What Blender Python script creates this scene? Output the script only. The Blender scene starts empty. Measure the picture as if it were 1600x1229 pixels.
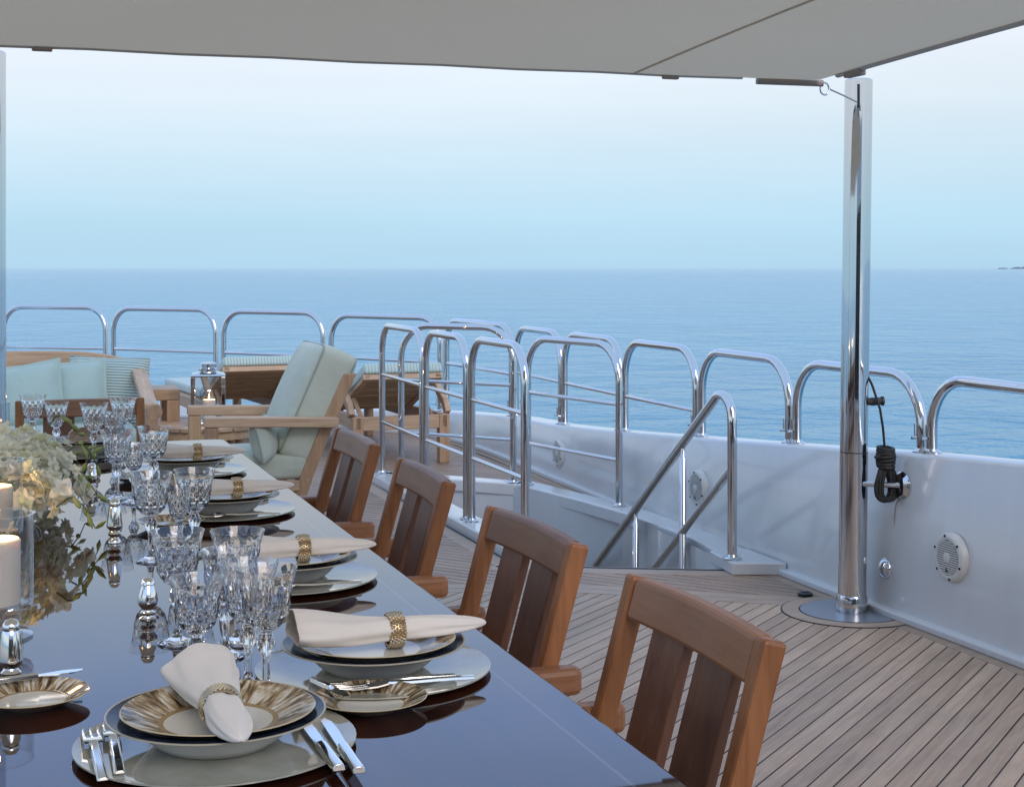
import bpy, math, random
from mathutils import Vector, Matrix
R = math.radians
rnd = random.Random(7)
sc = bpy.context.scene
C = sc.collection

# ------------------------------------------------------------------ camera
# ship frame: x = starboard, y = aft, z = up from the deck; the camera stands on the centre line
cam = bpy.data.objects.new('camera', bpy.data.cameras.new('camera')); C.objects.link(cam)
cam.location = (0, 0, 1.308); cam.rotation_euler = (R(90), 0, R(-19.018))
cam.data.sensor_width = 36; cam.data.lens = 52.875; cam.data.shift_y = -0.1228
cam.data.clip_start = 0.05; cam.data.clip_end = 120000
cam.data.dof.use_dof = False
sc.camera = cam

# ------------------------------------------------------------------ sky
SUN_AZ, SUN_EL = 172.0, 30.0          # clockwise from aft, degrees
w = bpy.data.worlds.new('World'); sc.world = w; w.use_nodes = True
nt = w.node_tree; N = nt.nodes; L = nt.links
bg = N['Background']
sky = N.new('ShaderNodeTexSky'); sky.sky_type = 'NISHITA'; sky.sun_disc = False
sky.sun_elevation = R(SUN_EL); sky.sun_rotation = R(SUN_AZ); sky.ozone_density = 3.0; sky.dust_density = 0.6
tc = N.new('ShaderNodeTexCoord'); sep = N.new('ShaderNodeSeparateXYZ')
L.new(tc.outputs['Generated'], sep.inputs[0])
ramp = N.new('ShaderNodeValToRGB'); L.new(sep.outputs['Z'], ramp.inputs[0])
e = ramp.color_ramp.elements
def stop(p, c, first=None):
    k = e[first] if first is not None else e.new(p)
    k.position = p; k.color = (*[v / 2 for v in c], 1)
stop(0.0, (.46, .72, .92), 0); stop(1.0, (.56, .80, 1.12), 1)
stop(.03, (.50, .76, .94)); stop(.07, (.64, .83, .965)); stop(.11, (.79, .90, .99)); stop(.15, (.88, .94, 1.03)); stop(.20, (.72, .92, 1.18)); stop(.28, (.54, .81, 1.42)); stop(.5, (.55, .80, 1.28))
sca = N.new('ShaderNodeVectorMath'); sca.operation = 'SCALE'; sca.inputs['Scale'].default_value = 20.0
hz = N.new('ShaderNodeTexNoise'); hm = N.new('ShaderNodeMapping'); hm.inputs['Scale'].default_value = (1.6, 1.6, 13)
hz.inputs['Scale'].default_value = 1.3; hz.inputs['Detail'].default_value = 5
L.new(tc.outputs['Generated'], hm.inputs[0]); L.new(hm.outputs[0], hz.inputs['Vector'])
hr_ = N.new('ShaderNodeMapRange'); hr_.inputs['From Min'].default_value = .3; hr_.inputs['From Max'].default_value = .7; hr_.inputs['To Min'].default_value = .955; hr_.inputs['To Max'].default_value = 1.035
L.new(hz.outputs['Fac'], hr_.inputs['Value'])
hs = N.new('ShaderNodeVectorMath'); hs.operation = 'SCALE'; L.new(ramp.outputs[0], hs.inputs[0]); L.new(hr_.outputs[0], hs.inputs['Scale'])
L.new(hs.outputs[0], sca.inputs[0])
mixs = N.new('ShaderNodeMix'); mixs.data_type = 'RGBA'; mixs.inputs['Factor'].default_value = 0.95
L.new(sky.outputs[0], mixs.inputs['A']); L.new(sca.outputs[0], mixs.inputs['B'])
L.new(mixs.outputs['Result'], bg.inputs['Color']); bg.inputs['Strength'].default_value = 0.1

sun = bpy.data.objects.new('sun', bpy.data.lights.new('sun', 'SUN')); C.objects.link(sun)
sun.data.energy = 1.5; sun.data.angle = R(35); sun.data.color = (1, .86, .74)
d = Vector((math.sin(R(SUN_AZ)) * math.cos(R(SUN_EL)), math.cos(R(SUN_AZ)) * math.cos(R(SUN_EL)), math.sin(R(SUN_EL))))
sun.rotation_euler = d.to_track_quat('Z', 'Y').to_euler()
sun.location = d * 60

vs = sc.view_settings
vs.view_transform = 'Standard'; vs.look = 'None'; vs.exposure = 0.0; vs.gamma = 1.0; vs.use_curve_mapping = False
cy = sc.cycles
cy.max_bounces = 16; cy.transmission_bounces = 14; cy.glossy_bounces = 8; cy.diffuse_bounces = 4
cy.transparent_max_bounces = 16; cy.sample_clamp_indirect = 6.0; cy.use_denoising = True
cy.caustics_reflective = False; cy.caustics_refractive = False; cy.blur_glossy = 0.3

# ------------------------------------------------------------------ mesh helper
class MB:
    def __init__(s): s.v = []; s.f = []
    def add(s, vs_, fs, M=None):
        o = len(s.v)
        for p in vs_:
            p = Vector(p)
            s.v.append(tuple(M @ p) if M is not None else tuple(p))
        for f in fs: s.f.append(tuple(i + o for i in f))
        return s
    def box(s, x0, x1, y0, y1, z0, z1, M=None):
        vs_ = [(x, y, z) for z in (z0, z1) for y in (y0, y1) for x in (x0, x1)]
        return s.add(vs_, [(0,2,3,1),(4,5,7,6),(0,1,5,4),(2,6,7,3),(0,4,6,2),(1,3,7,5)], M)
    def rings(s, rs, closed=True, cap0=True, cap1=True, loop=False):
        n = len(rs[0]); o = len(s.v)
        for r in rs: s.v += [tuple(p) for p in r]
        m = len(rs)
        for i in range(m if loop else m - 1):
            a, b = o + i * n, o + ((i + 1) % m) * n
            for j in range(n if closed else n - 1):
                k = (j + 1) % n
                s.f.append((a + j, a + k, b + k, b + j))
        if cap0 and not loop: s.f.append(tuple(o + j for j in range(n))[::-1])
        if cap1 and not loop: s.f.append(tuple(o + (m - 1) * n + j for j in range(n)))
        return s
    def tube(s, pts, r, n=14, caps=True, flat=None):
        pts = [Vector(p) for p in pts]; rs = []
        rad = r if isinstance(r, (list, tuple)) else [r] * len(pts)
        t0 = (pts[1] - pts[0]).normalized()
        up = Vector((0, 0, 1)) if abs(t0.z) < .9 else Vector((1, 0, 0))
        u = t0.cross(up).normalized()
        for i, p in enumerate(pts):
            if i == 0: t = t0
            elif i == len(pts) - 1: t = (pts[i] - pts[i-1]).normalized()
            else: t = ((pts[i+1] - p).normalized() + (p - pts[i-1]).normalized()).normalized()
            u = (u - t * u.dot(t)).normalized(); v = t.cross(u)
            k = flat if flat else 1
            rs.append([p + (u * math.cos(2*math.pi*j/n) + v * math.sin(2*math.pi*j/n) * k) * rad[i] for j in range(n)])
        return s.rings(rs, True, caps, caps)
    def lathe(s, prof, n=32, c=(0, 0, 0), M=None, cap0=True, cap1=True):
        rs = [[(c[0] + max(r, 1e-5) * math.cos(2*math.pi*j/n), c[1] + max(r, 1e-5) * math.sin(2*math.pi*j/n), c[2] + z) for j in range(n)] for r, z in prof]
        if M is not None: rs = [[tuple(M @ Vector(p)) for p in r] for r in rs]
        return s.rings(rs, True, cap0, cap1)
    def prism(s, poly, z0, z1, M=None):
        n = len(poly)
        vs_ = [(x, y, z0) for x, y in poly] + [(x, y, z1) for x, y in poly]
        fs = [tuple(range(n))[::-1], tuple(range(n, 2 * n))] + [(i, (i+1) % n, n + (i+1) % n, n + i) for i in range(n)]
        return s.add(vs_, fs, M)
    def sweep(s, path, sect, up=(0, 0, 1), caps=True):
        # rectangular / polygonal section (a sideways, b up) swept along path, section kept upright
        path = [Vector(p) for p in path]; rs = []
        for i, p in enumerate(path):
            t = (path[min(i+1, len(path)-1)] - path[max(i-1, 0)]).normalized()
            side = t.cross(Vector(up)).normalized(); uu = side.cross(t).normalized()
            rs.append([p + side * a + uu * b for a, b in sect])
        return s.rings(rs, True, caps, caps)
    def build(s, name, mat, parent=None, smooth=None, bevel=0, kind=None, link=True):
        me = bpy.data.meshes.new(name); me.from_pydata(s.v, [], s.f); me.update()
        me.materials.append(mat)
        if smooth is not None:
            me.polygons.foreach_set('use_smooth', [True] * len(me.polygons))
            me.set_sharp_from_angle(angle=R(smooth))
        o = bpy.data.objects.new(name, me); C.objects.link(o)
        if parent is not None: o.parent = parent
        if bevel:
            b = o.modifiers.new('bevel', 'BEVEL'); b.width = bevel; b.segments = 2; b.limit_method = 'ANGLE'; b.angle_limit = R(40)
            b.harden_normals = False
        if kind: o['kind'] = kind
        return o

def fixn(o):
    import bmesh
    bm = bmesh.new(); bm.from_mesh(o.data); bmesh.ops.recalc_face_normals(bm, faces=bm.faces); bm.to_mesh(o.data); bm.free()
    return o
def tag(o, label, cat, group=None):
    o['label'] = label; o['category'] = cat
    if group: o['group'] = group
    return o
def thing(name, label, cat, loc=(0, 0, 0), rz=0, group=None):
    o = bpy.data.objects.new(name, None); o.empty_display_size = .05; C.objects.link(o)
    o.location = loc; o.rotation_euler = (0, 0, rz)
    return tag(o, label, cat, group)
def structure(o): o['kind'] = 'structure'; return o
def dup(root, label, loc, rz=0, group=None, scale=None):
    def cp(o, par):
        c = o.copy(); C.objects.link(c); c.parent = par
        for ch in list(o.children): cp(ch, c)
        return c
    r = cp(root, None)
    r.location = loc; r.rotation_euler = (0, 0, rz); r['label'] = label
    if scale: r.scale = scale
    if group: r['group'] = group
    return r

# ------------------------------------------------------------------ materials
def mat(name, base=(.8, .8, .8), rough=.5, metal=0, **kw):
    m = bpy.data.materials.new(name); m.use_nodes = True
    b = m.node_tree.nodes['Principled BSDF']
    b.inputs['Base Color'].default_value = (*base, 1); b.inputs['Roughness'].default_value = rough; b.inputs['Metallic'].default_value = metal
    for k, v in kw.items():
        b.inputs[k.replace('_', ' ')].default_value = v
    return m
def nodes(m): return m.node_tree.nodes, m.node_tree.links, m.node_tree.nodes['Principled BSDF']
def mapping(m, coord='Object', scale=(1, 1, 1), rot=(0, 0, 0)):
    n, l, b = nodes(m)
    t = n.new('ShaderNodeTexCoord'); mp = n.new('ShaderNodeMapping')
    mp.inputs['Scale'].default_value = scale; mp.inputs['Rotation'].default_value = rot
    if any(rot):
        mp.inputs['Rotation'].default_value = (0, 0, 0)
        m1 = n.new('ShaderNodeMapping'); m1.inputs['Rotation'].default_value = rot
        l.new(t.outputs[coord], m1.inputs[0]); l.new(m1.outputs[0], mp.inputs[0])
    else: l.new(t.outputs[coord], mp.inputs[0])
    return mp
def noise(m, vec, scale=5, detail=4, rough=.55, dist=0):
    n, l, b = nodes(m); x = n.new('ShaderNodeTexNoise')
    x.inputs['Scale'].default_value = scale; x.inputs['Detail'].default_value = detail; x.inputs['Roughness'].default_value = rough; x.inputs['Distortion'].default_value = dist
    l.new(vec, x.inputs['Vector']); return x.outputs['Fac']
def cramp(m, fac, stops):
    n, l, b = nodes(m); r = n.new('ShaderNodeValToRGB'); el = r.color_ramp.elements
    for i, (p, c) in enumerate(stops):
        k = el[i] if i < 2 else el.new(p)
        k.position = p; k.color = (*c, 1) if len(c) == 3 else c
    l.new(fac, r.inputs[0]); return r.outputs[0]
def mth(m, op, a, b_=None, c=None):
    n, l, b = nodes(m); x = n.new('ShaderNodeMath'); x.operation = op
    for i, v in enumerate((a, b_, c)):
        if v is None: continue
        if isinstance(v, (int, float)): x.inputs[i].default_value = v
        else: l.new(v, x.inputs[i])
    return x.outputs[0]
def mixc(m, fac, a, b_, mode='MIX'):
    n, l, b = nodes(m); x = n.new('ShaderNodeMix'); x.data_type = 'RGBA'; x.blend_type = mode
    for k, v in (('Factor', fac), ('A', a), ('B', b_)):
        if isinstance(v, (int, float)): x.inputs[k].default_value = v
        elif isinstance(v, tuple): x.inputs[k].default_value = (*v, 1)
        else: l.new(v, x.inputs[k])
    return x.outputs['Result']
def bump(m, h, strength=.2, dist=.002):
    n, l, b = nodes(m); x = n.new('ShaderNodeBump'); x.inputs['Strength'].default_value = strength; x.inputs['Distance'].default_value = dist
    l.new(h, x.inputs['Height']); l.new(x.outputs[0], b.inputs['Normal']); return x
def setc(m, col, inp='Base Color'):
    n, l, b = nodes(m); l.new(col, b.inputs[inp])
def objrand(m):
    n, l, b = nodes(m); return n.new('ShaderNodeObjectInfo').outputs['Random']

def wood(name, dark, light, axis='x', rough=.42, grain=1.0, var=.18, coat=0, grey=None, rot=(0, 0, 0), coord='Object', stain=0):
    m = mat(name, light, rough)
    s = {'x': (2.2, 30, 30), 'y': (30, 2.2, 30), 'z': (30, 30, 2.2)}[axis]
    mp = mapping(m, coord, tuple(k * grain for k in s), rot)
    n, l, b = nodes(m)
    add = n.new('ShaderNodeVectorMath'); add.operation = 'ADD'
    rr = objrand(m); k = mth(m, 'MULTIPLY', rr, 43.0)
    l.new(mp.outputs[0], add.inputs[0]); l.new(k, add.inputs[1])
    n1 = noise(m, add.outputs[0], 1.0, 6, .6, .6)
    col = cramp(m, n1, [(.25, dark), (.72, light)])
    n3 = noise(m, add.outputs[0], 4.0, 3, .6)
    col = mixc(m, .22, col, cramp(m, n3, [(.35, tuple(c * .55 for c in dark)), (.65, light)]))
    if grey:
        mp2 = mapping(m, coord, (3, 3, 3)); n2 = noise(m, mp2.outputs[0], 1.2, 3, .6)
        col = mixc(m, cramp(m, n2, [(.4, (0, 0, 0)), (.75, (.8, .8, .8))]), col, grey)
    v = mth(m, 'ADD', mth(m, 'MULTIPLY', rr, var * 2), 1 - var)
    hsv = n.new('ShaderNodeHueSaturation'); l.new(v, hsv.inputs['Value']); l.new(col, hsv.inputs['Color'])
    out = hsv.outputs[0]
    if stain:
        mp3 = mapping(m, coord, (1, 1, 1)); n4 = noise(m, mp3.outputs[0], 1.7, 5, .65)
        out = mixc(m, stain, out, cramp(m, n4, [(.32, (.62, .64, .68)), (.68, (1.12, 1.08, 1.02))]), 'MULTIPLY')
    setc(m, out); bump(m, n3, .18, .001)
    if coat: b.inputs['Coat Weight'].default_value = coat; b.inputs['Coat Roughness'].default_value = .12
    return m

chair_rail = wood('teak_rail', (.25, .095, .040), (.43, .19, .086), 'x', .45, grey=(.32, .19, .125), stain=.5)
chair_post = wood('teak_post', (.25, .085, .026), (.46, .185, .064), 'z', .45, stain=.4)
chair_slat = wood('teak_slat', (.15, .058, .03), (.27, .115, .06), 'z', .42, stain=.5)
chair_arm = wood('teak_arm', (.25, .095, .038), (.45, .20, .088), 'y', .45)
teak_x = wood('light_teak_x', (.32, .20, .12), (.54, .37, .24), 'x', .5)
teak_y = wood('light_teak_y', (.32, .20, .12), (.54, .37, .24), 'y', .5)
teak_z = wood('light_teak_z', (.29, .165, .09), (.49, .315, .185), 'z', .5)
slat_dark = wood('lounger_slat', (.36, .22, .12), (.62, .43, .26), 'x', .5)
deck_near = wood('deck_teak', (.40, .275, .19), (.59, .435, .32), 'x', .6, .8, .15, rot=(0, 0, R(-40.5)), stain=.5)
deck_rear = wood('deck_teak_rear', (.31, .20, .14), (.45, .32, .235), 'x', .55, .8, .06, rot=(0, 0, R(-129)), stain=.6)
deck_king = wood('deck_king_plank', (.34, .235, .17), (.48, .36, .27), 'x', .55, .8, .06)

caulk = mat('caulking', (.012, .012, .014), .6)
white = mat('white_gelcoat', (.66, .67, .67), .18, Coat_Weight=.3, Coat_Roughness=.02)
mp = mapping(white, 'Object', (.7, .7, .7)); bump(white, noise(white, mp.outputs[0], 1.6, 2), .02, .03)
mp = mapping(white, 'Object', (2.5, 2.5, .6)); setc(white, cramp(white, noise(white, mp.outputs[0], 2.2, 6, .65), [(.35, (.635, .645, .65)), (.62, (.67, .675, .675))]))
white_matt = mat('white_paint', (.66, .67, .68), .35)
steel = mat('polished_steel', (.64, .64, .65), .045, 1)
mp = mapping(steel, 'Object', (3, 3, 3)); ns = noise(steel, mp.outputs[0], 6, 3)
setc(steel, cramp(steel, ns, [(.3, (.025, .025, .025)), (.8, (.09, .09, .09))]), 'Roughness')
brushed = mat('brushed_steel', (.52, .53, .55), .32, 1)
silver = mat('silver', (.86, .84, .80), .10, 1)
gold = mat('gold_beads', (.60, .48, .32), .28, 1)
black = mat('black_fitting', (.015, .015, .016), .35)
rubber = mat('dark_rubber', (.03, .03, .032), .6)
def thin_glass(name, tint=(1, 1, 1), rough=0.0):
    m = mat(name, (1, 1, 1), rough); n, l, b = nodes(m)
    t = n.new('ShaderNodeBsdfTransparent'); t.inputs[0].default_value = (*tint, 1)
    g = n.new('ShaderNodeBsdfGlossy'); g.inputs['Roughness'].default_value = rough
    lw = n.new('ShaderNodeLayerWeight'); lw.inputs[0].default_value = .5
    f = n.new('ShaderNodeMath'); f.operation = 'MULTIPLY_ADD'; pw = n.new('ShaderNodeMath'); pw.operation = 'POWER'; pw.inputs[1].default_value = 3.0
    l.new(lw.outputs['Facing'], pw.inputs[0]); l.new(pw.outputs[0], f.inputs[0]); f.inputs[1].default_value = .85; f.inputs[2].default_value = .045
    x = n.new('ShaderNodeMixShader'); l.new(f.outputs[0], x.inputs[0]); l.new(t.outputs[0], x.inputs[1]); l.new(g.outputs[0], x.inputs[2])
    l.new(x.outputs[0], n['Material Output'].inputs[0]); return m
glass = mat('crystal', (.95, .94, .93), 0.0, Transmission_Weight=1.0, IOR=1.52)
pane = thin_glass('clear_glass', (.96, .97, .98))
dark_glass = mat('dark_window_glass', (.01, .012, .015), .02)

# table: dark red mahogany under thick varnish with a pale inlaid line
tbl = mat('varnished_mahogany', (.07, .02, .01), .02, IOR=1.78)
mp = mapping(tbl, 'Object', (22, 1.4, 22)); n1 = noise(tbl, mp.outputs[0], 1, 6, .6, .8)
col = cramp(tbl, n1, [(.3, (.016, .0045, .0025)), (.7, (.055, .016, .008))])
n, l, b = nodes(tbl); t = n.new('ShaderNodeTexCoord'); sp = n.new('ShaderNodeSeparateXYZ'); l.new(t.outputs['Object'], sp.inputs[0])
ax = mth(tbl, 'ABSOLUTE', sp.outputs[0]); ay = mth(tbl, 'ABSOLUTE', sp.outputs[1])
lx = mth(tbl, 'MULTIPLY', mth(tbl, 'LESS_THAN', mth(tbl, 'ABSOLUTE', mth(tbl, 'SUBTRACT', ax, .652)), .0022), mth(tbl, 'LESS_THAN', ay, 1.767))
ly = mth(tbl, 'MULTIPLY', mth(tbl, 'LESS_THAN', mth(tbl, 'ABSOLUTE', mth(tbl, 'SUBTRACT', ay, 1.765)), .0022), mth(tbl, 'LESS_THAN', ax, .654))
setc(tbl, mixc(tbl, mth(tbl, 'MAXIMUM', lx, ly), col, (.11, .085, .07)))

# porcelain
cream = mat('cream_porcelain', (.72, .69, .60), .08)
under_m = mat('shaded_porcelain_underside', (.035, .04, .055), .2)  # shade below the plate rim put into this dark blue-grey colour
porc = mat('white_porcelain', (.76, .75, .71), .08)
charger_m = mat('pearl_charger', (.66, .66, .58), .04, IOR=1.75)
mp = mapping(charger_m, 'Object', (9, 9, 9)); setc(charger_m, cramp(charger_m, noise(charger_m, mp.outputs[0], 2, 5), [(.3, (.36, .35, .27)), (.7, (.50, .48, .39))]))
def polar(m):
    n, l, b = nodes(m); t = n.new('ShaderNodeTexCoord'); s = n.new('ShaderNodeSeparateXYZ'); l.new(t.outputs['Object'], s.inputs[0])
    r = mth(m, 'SQRT', mth(m, 'ADD', mth(m, 'MULTIPLY', s.outputs[0], s.outputs[0]), mth(m, 'MULTIPLY', s.outputs[1], s.outputs[1])))
    c = n.new('ShaderNodeCombineXYZ')
    l.new(mth(m, 'DIVIDE', s.outputs[0], r), c.inputs[0]); l.new(mth(m, 'DIVIDE', s.outputs[1], r), c.inputs[1]); l.new(mth(m, 'MULTIPLY', r, 3.2), c.inputs[2])
    return r, c.outputs[0]
def feather(name, r_in, r_out):
    m = mat(name, (.7, .66, .55), .10, Specular_IOR_Level=.45)
    r, v = polar(m)
    n1 = noise(m, v, 11, 3, .6, .5); n2 = noise(m, v, 4.0, 2, .5)
    f = mth(m, 'ADD', mth(m, 'MULTIPLY', n1, .75), mth(m, 'MULTIPLY', n2, .35))
    col = cramp(m, f, [(.44, (.05, .032, .018)), (.66, (.74, .70, .60)), (.53, (.27, .18, .09)), (.60, (.52, .42, .27))])
    inner = mth(m, 'LESS_THAN', r, r_in)
    col = mixc(m, inner, col, (.70, .66, .56))
    band = mth(m, 'LESS_THAN', mth(m, 'ABSOLUTE', mth(m, 'SUBTRACT', r, r_in)), (r_out - r_in) * .07)
    col = mixc(m, band, col, (.36, .24, .10))
    edge = mth(m, 'GREATER_THAN', r, r_out * .982)
    setc(m, mixc(m, edge, col, (.55, .45, .28)))
    return m
feather_big = feather('feather_porcelain', .066, .1125)
feather_small = feather('feather_porcelain_small', .044, .072)
navy = mat('navy_marbled_porcelain', (.03, .04, .07), .16, Specular_IOR_Level=.12)
r_, v_ = polar(navy); n1 = noise(navy, v_, 7, 5, .65, .5)
col = cramp(navy, n1, [(.35, (.006, .008, .016)), (.75, (.045, .06, .10))])
col = mixc(navy, mth(navy, 'LESS_THAN', r_, .098), col, (.72, .70, .63))
setc(navy, mixc(navy, mth(navy, 'GREATER_THAN', r_, .1245), col, (.5, .44, .33)))

def fabric(name, base, stripes=None, axis=0, freq=60, dark=None, rough=.85, weave=900, wrinkle=.35):
    m = mat(name, base, rough, Sheen_Weight=.25)
    mp = mapping(m, 'Object', (1, 1, 1)); n1 = noise(m, mp.outputs[0], 5, 3)
    col = cramp(m, n1, [(.3, tuple(c * .88 for c in base)), (.7, base)])
    if stripes:
        n, l, b = nodes(m); s = n.new('ShaderNodeSeparateXYZ'); l.new(mp.outputs[0], s.inputs[0])
        sn = mth(m, 'SINE', mth(m, 'MULTIPLY', s.outputs[axis], freq * 2 * math.pi))
        col = mixc(m, mth(m, 'GREATER_THAN', sn, .25), col, stripes)
    setc(m, col)
    mp2 = mapping(m, 'Object', (1, 1, 1)); n2 = noise(m, mp2.outputs[0], 7, 3, .5, .8); n3 = noise(m, mp2.outputs[0], weave, 1)
    bump(m, mth(m, 'ADD', n2, mth(m, 'MULTIPLY', n3, .08)), wrinkle, .012)
    return m
sage = fabric('sage_linen', (.50, .53, .43), wrinkle=.8)
teal = fabric('pale_teal_linen', (.36, .48, .45), wrinkle=.7)
teal_stripe = fabric('striped_teal_linen', (.44, .53, .50), (.12, .21, .21), 2, 62)
mattress_m = fabric('striped_mattress', (.50, .60, .56), (.32, .43, .41), 0, 45, wrinkle=.15)
linen = fabric('napkin_linen', (.86, .78, .69), wrinkle=.6)
linen_w = fabric('white_napkin_linen', (.74, .70, .67), wrinkle=.18)
piping_m = mat('piping', (.30, .33, .28), .8)
awn = mat('awning_canvas', (.70, .68, .62), .75)
mp = mapping(awn, 'Object', (.5, 1.6, .5)); bump(awn, noise(awn, mp.outputs[0], 1.6, 4, .6, .4), .5, .06)
mp = mapping(awn, 'Object', (1, 1, 1)); setc(awn, cramp(awn, noise(awn, mp.outputs[0], .8, 4), [(.3, (.64, .62, .56)), (.7, (.74, .72, .66))]))
n, l, b = nodes(awn); tr = n.new('ShaderNodeBsdfTranslucent'); tr.inputs[0].default_value = (.84, .755, .64, 1)
ms = n.new('ShaderNodeMixShader'); ms.inputs[0].default_value = .62
l.new(b.outputs[0], ms.inputs[1]); l.new(tr.outputs[0], ms.inputs[2]); l.new(ms.outputs[0], n['Material Output'].inputs[0])
hem_m = mat('awning_hem', (.62, .60, .56), .7); seam_m = mat('awning_seam', (.60, .585, .55), .7)
batten_m = mat('canvas_batten', (.36, .29, .25), .7)
wax = mat('candle_wax', (.90, .80, .68), .5, Subsurface_Weight=.35, Subsurface_Radius=(.02, .014, .009), Subsurface_Scale=.5)
flame = mat('flame', (1, .7, .3), .5, Emission_Color=(1, .62, .25, 1), Emission_Strength=14.0)
wick_m = mat('wick', (.02, .015, .01), .9)
petal = mat('cream_petal', (.74, .74, .56), .55)
n, l, b = nodes(petal); tr = n.new('ShaderNodeBsdfTranslucent'); tr.inputs[0].default_value = (.97, .94, .76, 1)
ms = n.new('ShaderNodeMixShader'); ms.inputs[0].default_value = .35
l.new(b.outputs[0], ms.inputs[1]); l.new(tr.outputs[0], ms.inputs[2]); l.new(ms.outputs[0], n['Material Output'].inputs[0])
setc(petal, cramp(petal, objrand(petal), [(0, (.86, .87, .54)), (1, (.96, .95, .88)), (.25, (.95, .93, .76))]))
leaf = mat('bud_green', (.30, .36, .11), .5)
stem_m = mat('stem_green', (.09, .13, .04), .6)
rope_m = mat('black_rope', (.02, .02, .022), .6)
mp = mapping(rope_m, 'Object', (1, 1, 1)); setc(rope_m, cramp(rope_m, noise(rope_m, mp.outputs[0], 240, 2), [(.60, (.010, .010, .012)), (.74, (.16, .14, .11))]))
spk_w = mat('speaker_plastic', (.70, .69, .66), .4)
spk_d = mat('speaker_mesh', (.03, .035, .04), .5)
water = mat('sea_water', (.05, .25, .37), .10, IOR=1.333)
mp = mapping(water, 'Object', (1, 1, 1))
wp = noise(water, mp.outputs[0], .0045, 4, .6, .8)
setc(water, cramp(water, wp, [(.35, (.045, .225, .345)), (.65, (.080, .305, .45))]))
wa = noise(water, mp.outputs[0], .04, 3, .55, .3); wb = noise(water, mp.outputs[0], .22, 5, .62, .6); wc = noise(water, mp.outputs[0], 1.2, 4, .62)
amp = mth(water, 'ADD', mth(water, 'MULTIPLY', wp, 1.5), .25)
hsum = mth(water, 'ADD', mth(water, 'MULTIPLY', wa, 2.2), mth(water, 'MULTIPLY', mth(water, 'ADD', mth(water, 'MULTIPLY', wb, 1.35), mth(water, 'MULTIPLY', wc, .26)), amp))
bump(water, hsum, .9, 1.0)
rock = mat('island_rock', (.20, .23, .26), .9)

# ------------------------------------------------------------------ sea and far land
mb = MB(); S = 60000.0
mb.add([(-S, -S, 0), (S, -S, 0), (S, S, 0), (-S, S, 0)], [(0, 1, 2, 3)])
sea = structure(mb.build('sea', water)); sea.location = (0, 0, -6.5)
def island(az, dist, width, height, seed, label):
    r = random.Random(seed); mbi = MB(); rs = []
    for k in range(15):
        t = k / 14; hh = height * (math.sin(math.pi * t) ** .7) * (.55 + .45 * r.random()) + .5
        xx = (t - .5) * width; wd = 60 * math.sin(math.pi * t) + 4
        rs.append([(xx, -wd, -2), (xx, -wd * .4, hh * .8), (xx, 0, hh), (xx, wd * .5, hh * .7), (xx, wd, -2)])
    mbi.rings(rs, False)
    o = mbi.build('island', rock, smooth=50); o.location = (math.sin(R(az)) * dist, math.cos(R(az)) * dist, -6.5); o.rotation_euler = (0, 0, R(-az))
    o['label'] = label; o['category'] = 'island'; o['group'] = 'low islands on the horizon'
    return o
island(19.018 + math.degrees(math.atan(767 / 2350)), 9000, 62, 9, 3, 'tiny grey islet on the horizon beside a larger one')
island(19.018 + math.degrees(math.atan(797 / 2350)), 9000, 130, 14, 5, 'larger grey island on the horizon cut by the frame')

# ------------------------------------------------------------------ deck
def clip(poly, a, b, c):            # keep a*x+b*y<=c
    out = []
    for i in range(len(poly)):
        p, q = poly[i], poly[(i + 1) % len(poly)]
        dp, dq = a * p[0] + b * p[1] - c, a * q[0] + b * q[1] - c
        if dp <= 0: out.append(p)
        if dp * dq < 0:
            t = dp / (dp - dq); out.append((p[0] + t * (q[0] - p[0]), p[1] + t * (q[1] - p[1])))
    return out
def area(p): return abs(sum(p[i][0] * p[(i+1) % len(p)][1] - p[(i+1) % len(p)][0] * p[i][1] for i in range(len(p)))) / 2
def ccw(p):
    s_ = sum(p[i][0] * p[(i+1) % len(p)][1] - p[(i+1) % len(p)][0] * p[i][1] for i in range(len(p)))
    return p if s_ > 0 else p[::-1]
def strips(poly, ang, width, gap, phase=0):
    dx, dy = math.sin(R(ang)), math.cos(R(ang)); nx, ny = dy, -dx
    ds = [p[0] * nx + p[1] * ny for p in poly]
    k0, k1 = math.floor((min(ds) - phase) / width), math.ceil((max(ds) - phase) / width)
    for k in range(k0, k1):
        lo, hi = phase + k * width + gap / 2, phase + (k + 1) * width - gap / 2
        q = clip(clip(poly, nx, ny, hi), -nx, -ny, -lo)
        if len(q) >= 3 and area(q) > .002: yield ccw(q)

inner = [(3.18, -4.55), (3.20, 1.5), (3.20, 4.1), (3.185, 5.4), (3.215, 7.0), (3.265, 8.5), (3.31, 10.2), (3.20, 11.15), (2.50, 12.25), (1.75, 13.15), (.92, 14.05), (.30, 14.62), (0, 14.72)]
def catmull(p, k=6):
    out = []
    for i in range(len(p) - 1):
        a, b_, c, d_ = p[max(i-1, 0)], p[i], p[i+1], p[min(i+2, len(p)-1)]
        for j in range(k):
            t = j / k
            out.append(tuple(.5 * ((2*b_[m]) + (-a[m]+c[m])*t + (2*a[m]-5*b_[m]+4*c[m]-d_[m])*t*t + (-a[m]+3*b_[m]-3*c[m]+d_[m])*t**3) for m in range(len(b_))))
    out.append(tuple(p[-1])); return out
side = catmull(inner, 5)
full = side + [(-x, y) for x, y in side[::-1][1:]]
hole = [(2.28, 6.21), (3.02, 5.86), (3.09, 7.2), (2.86, 8.28), (2.31, 8.92)]     # stairwell opening, counter-clockwise
seam = [(3.12, 5.02), (2.95, 5.13), (2.17, 5.68), (1.68, 5.83), (1.0, 5.98), (0, 6.05)]
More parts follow.
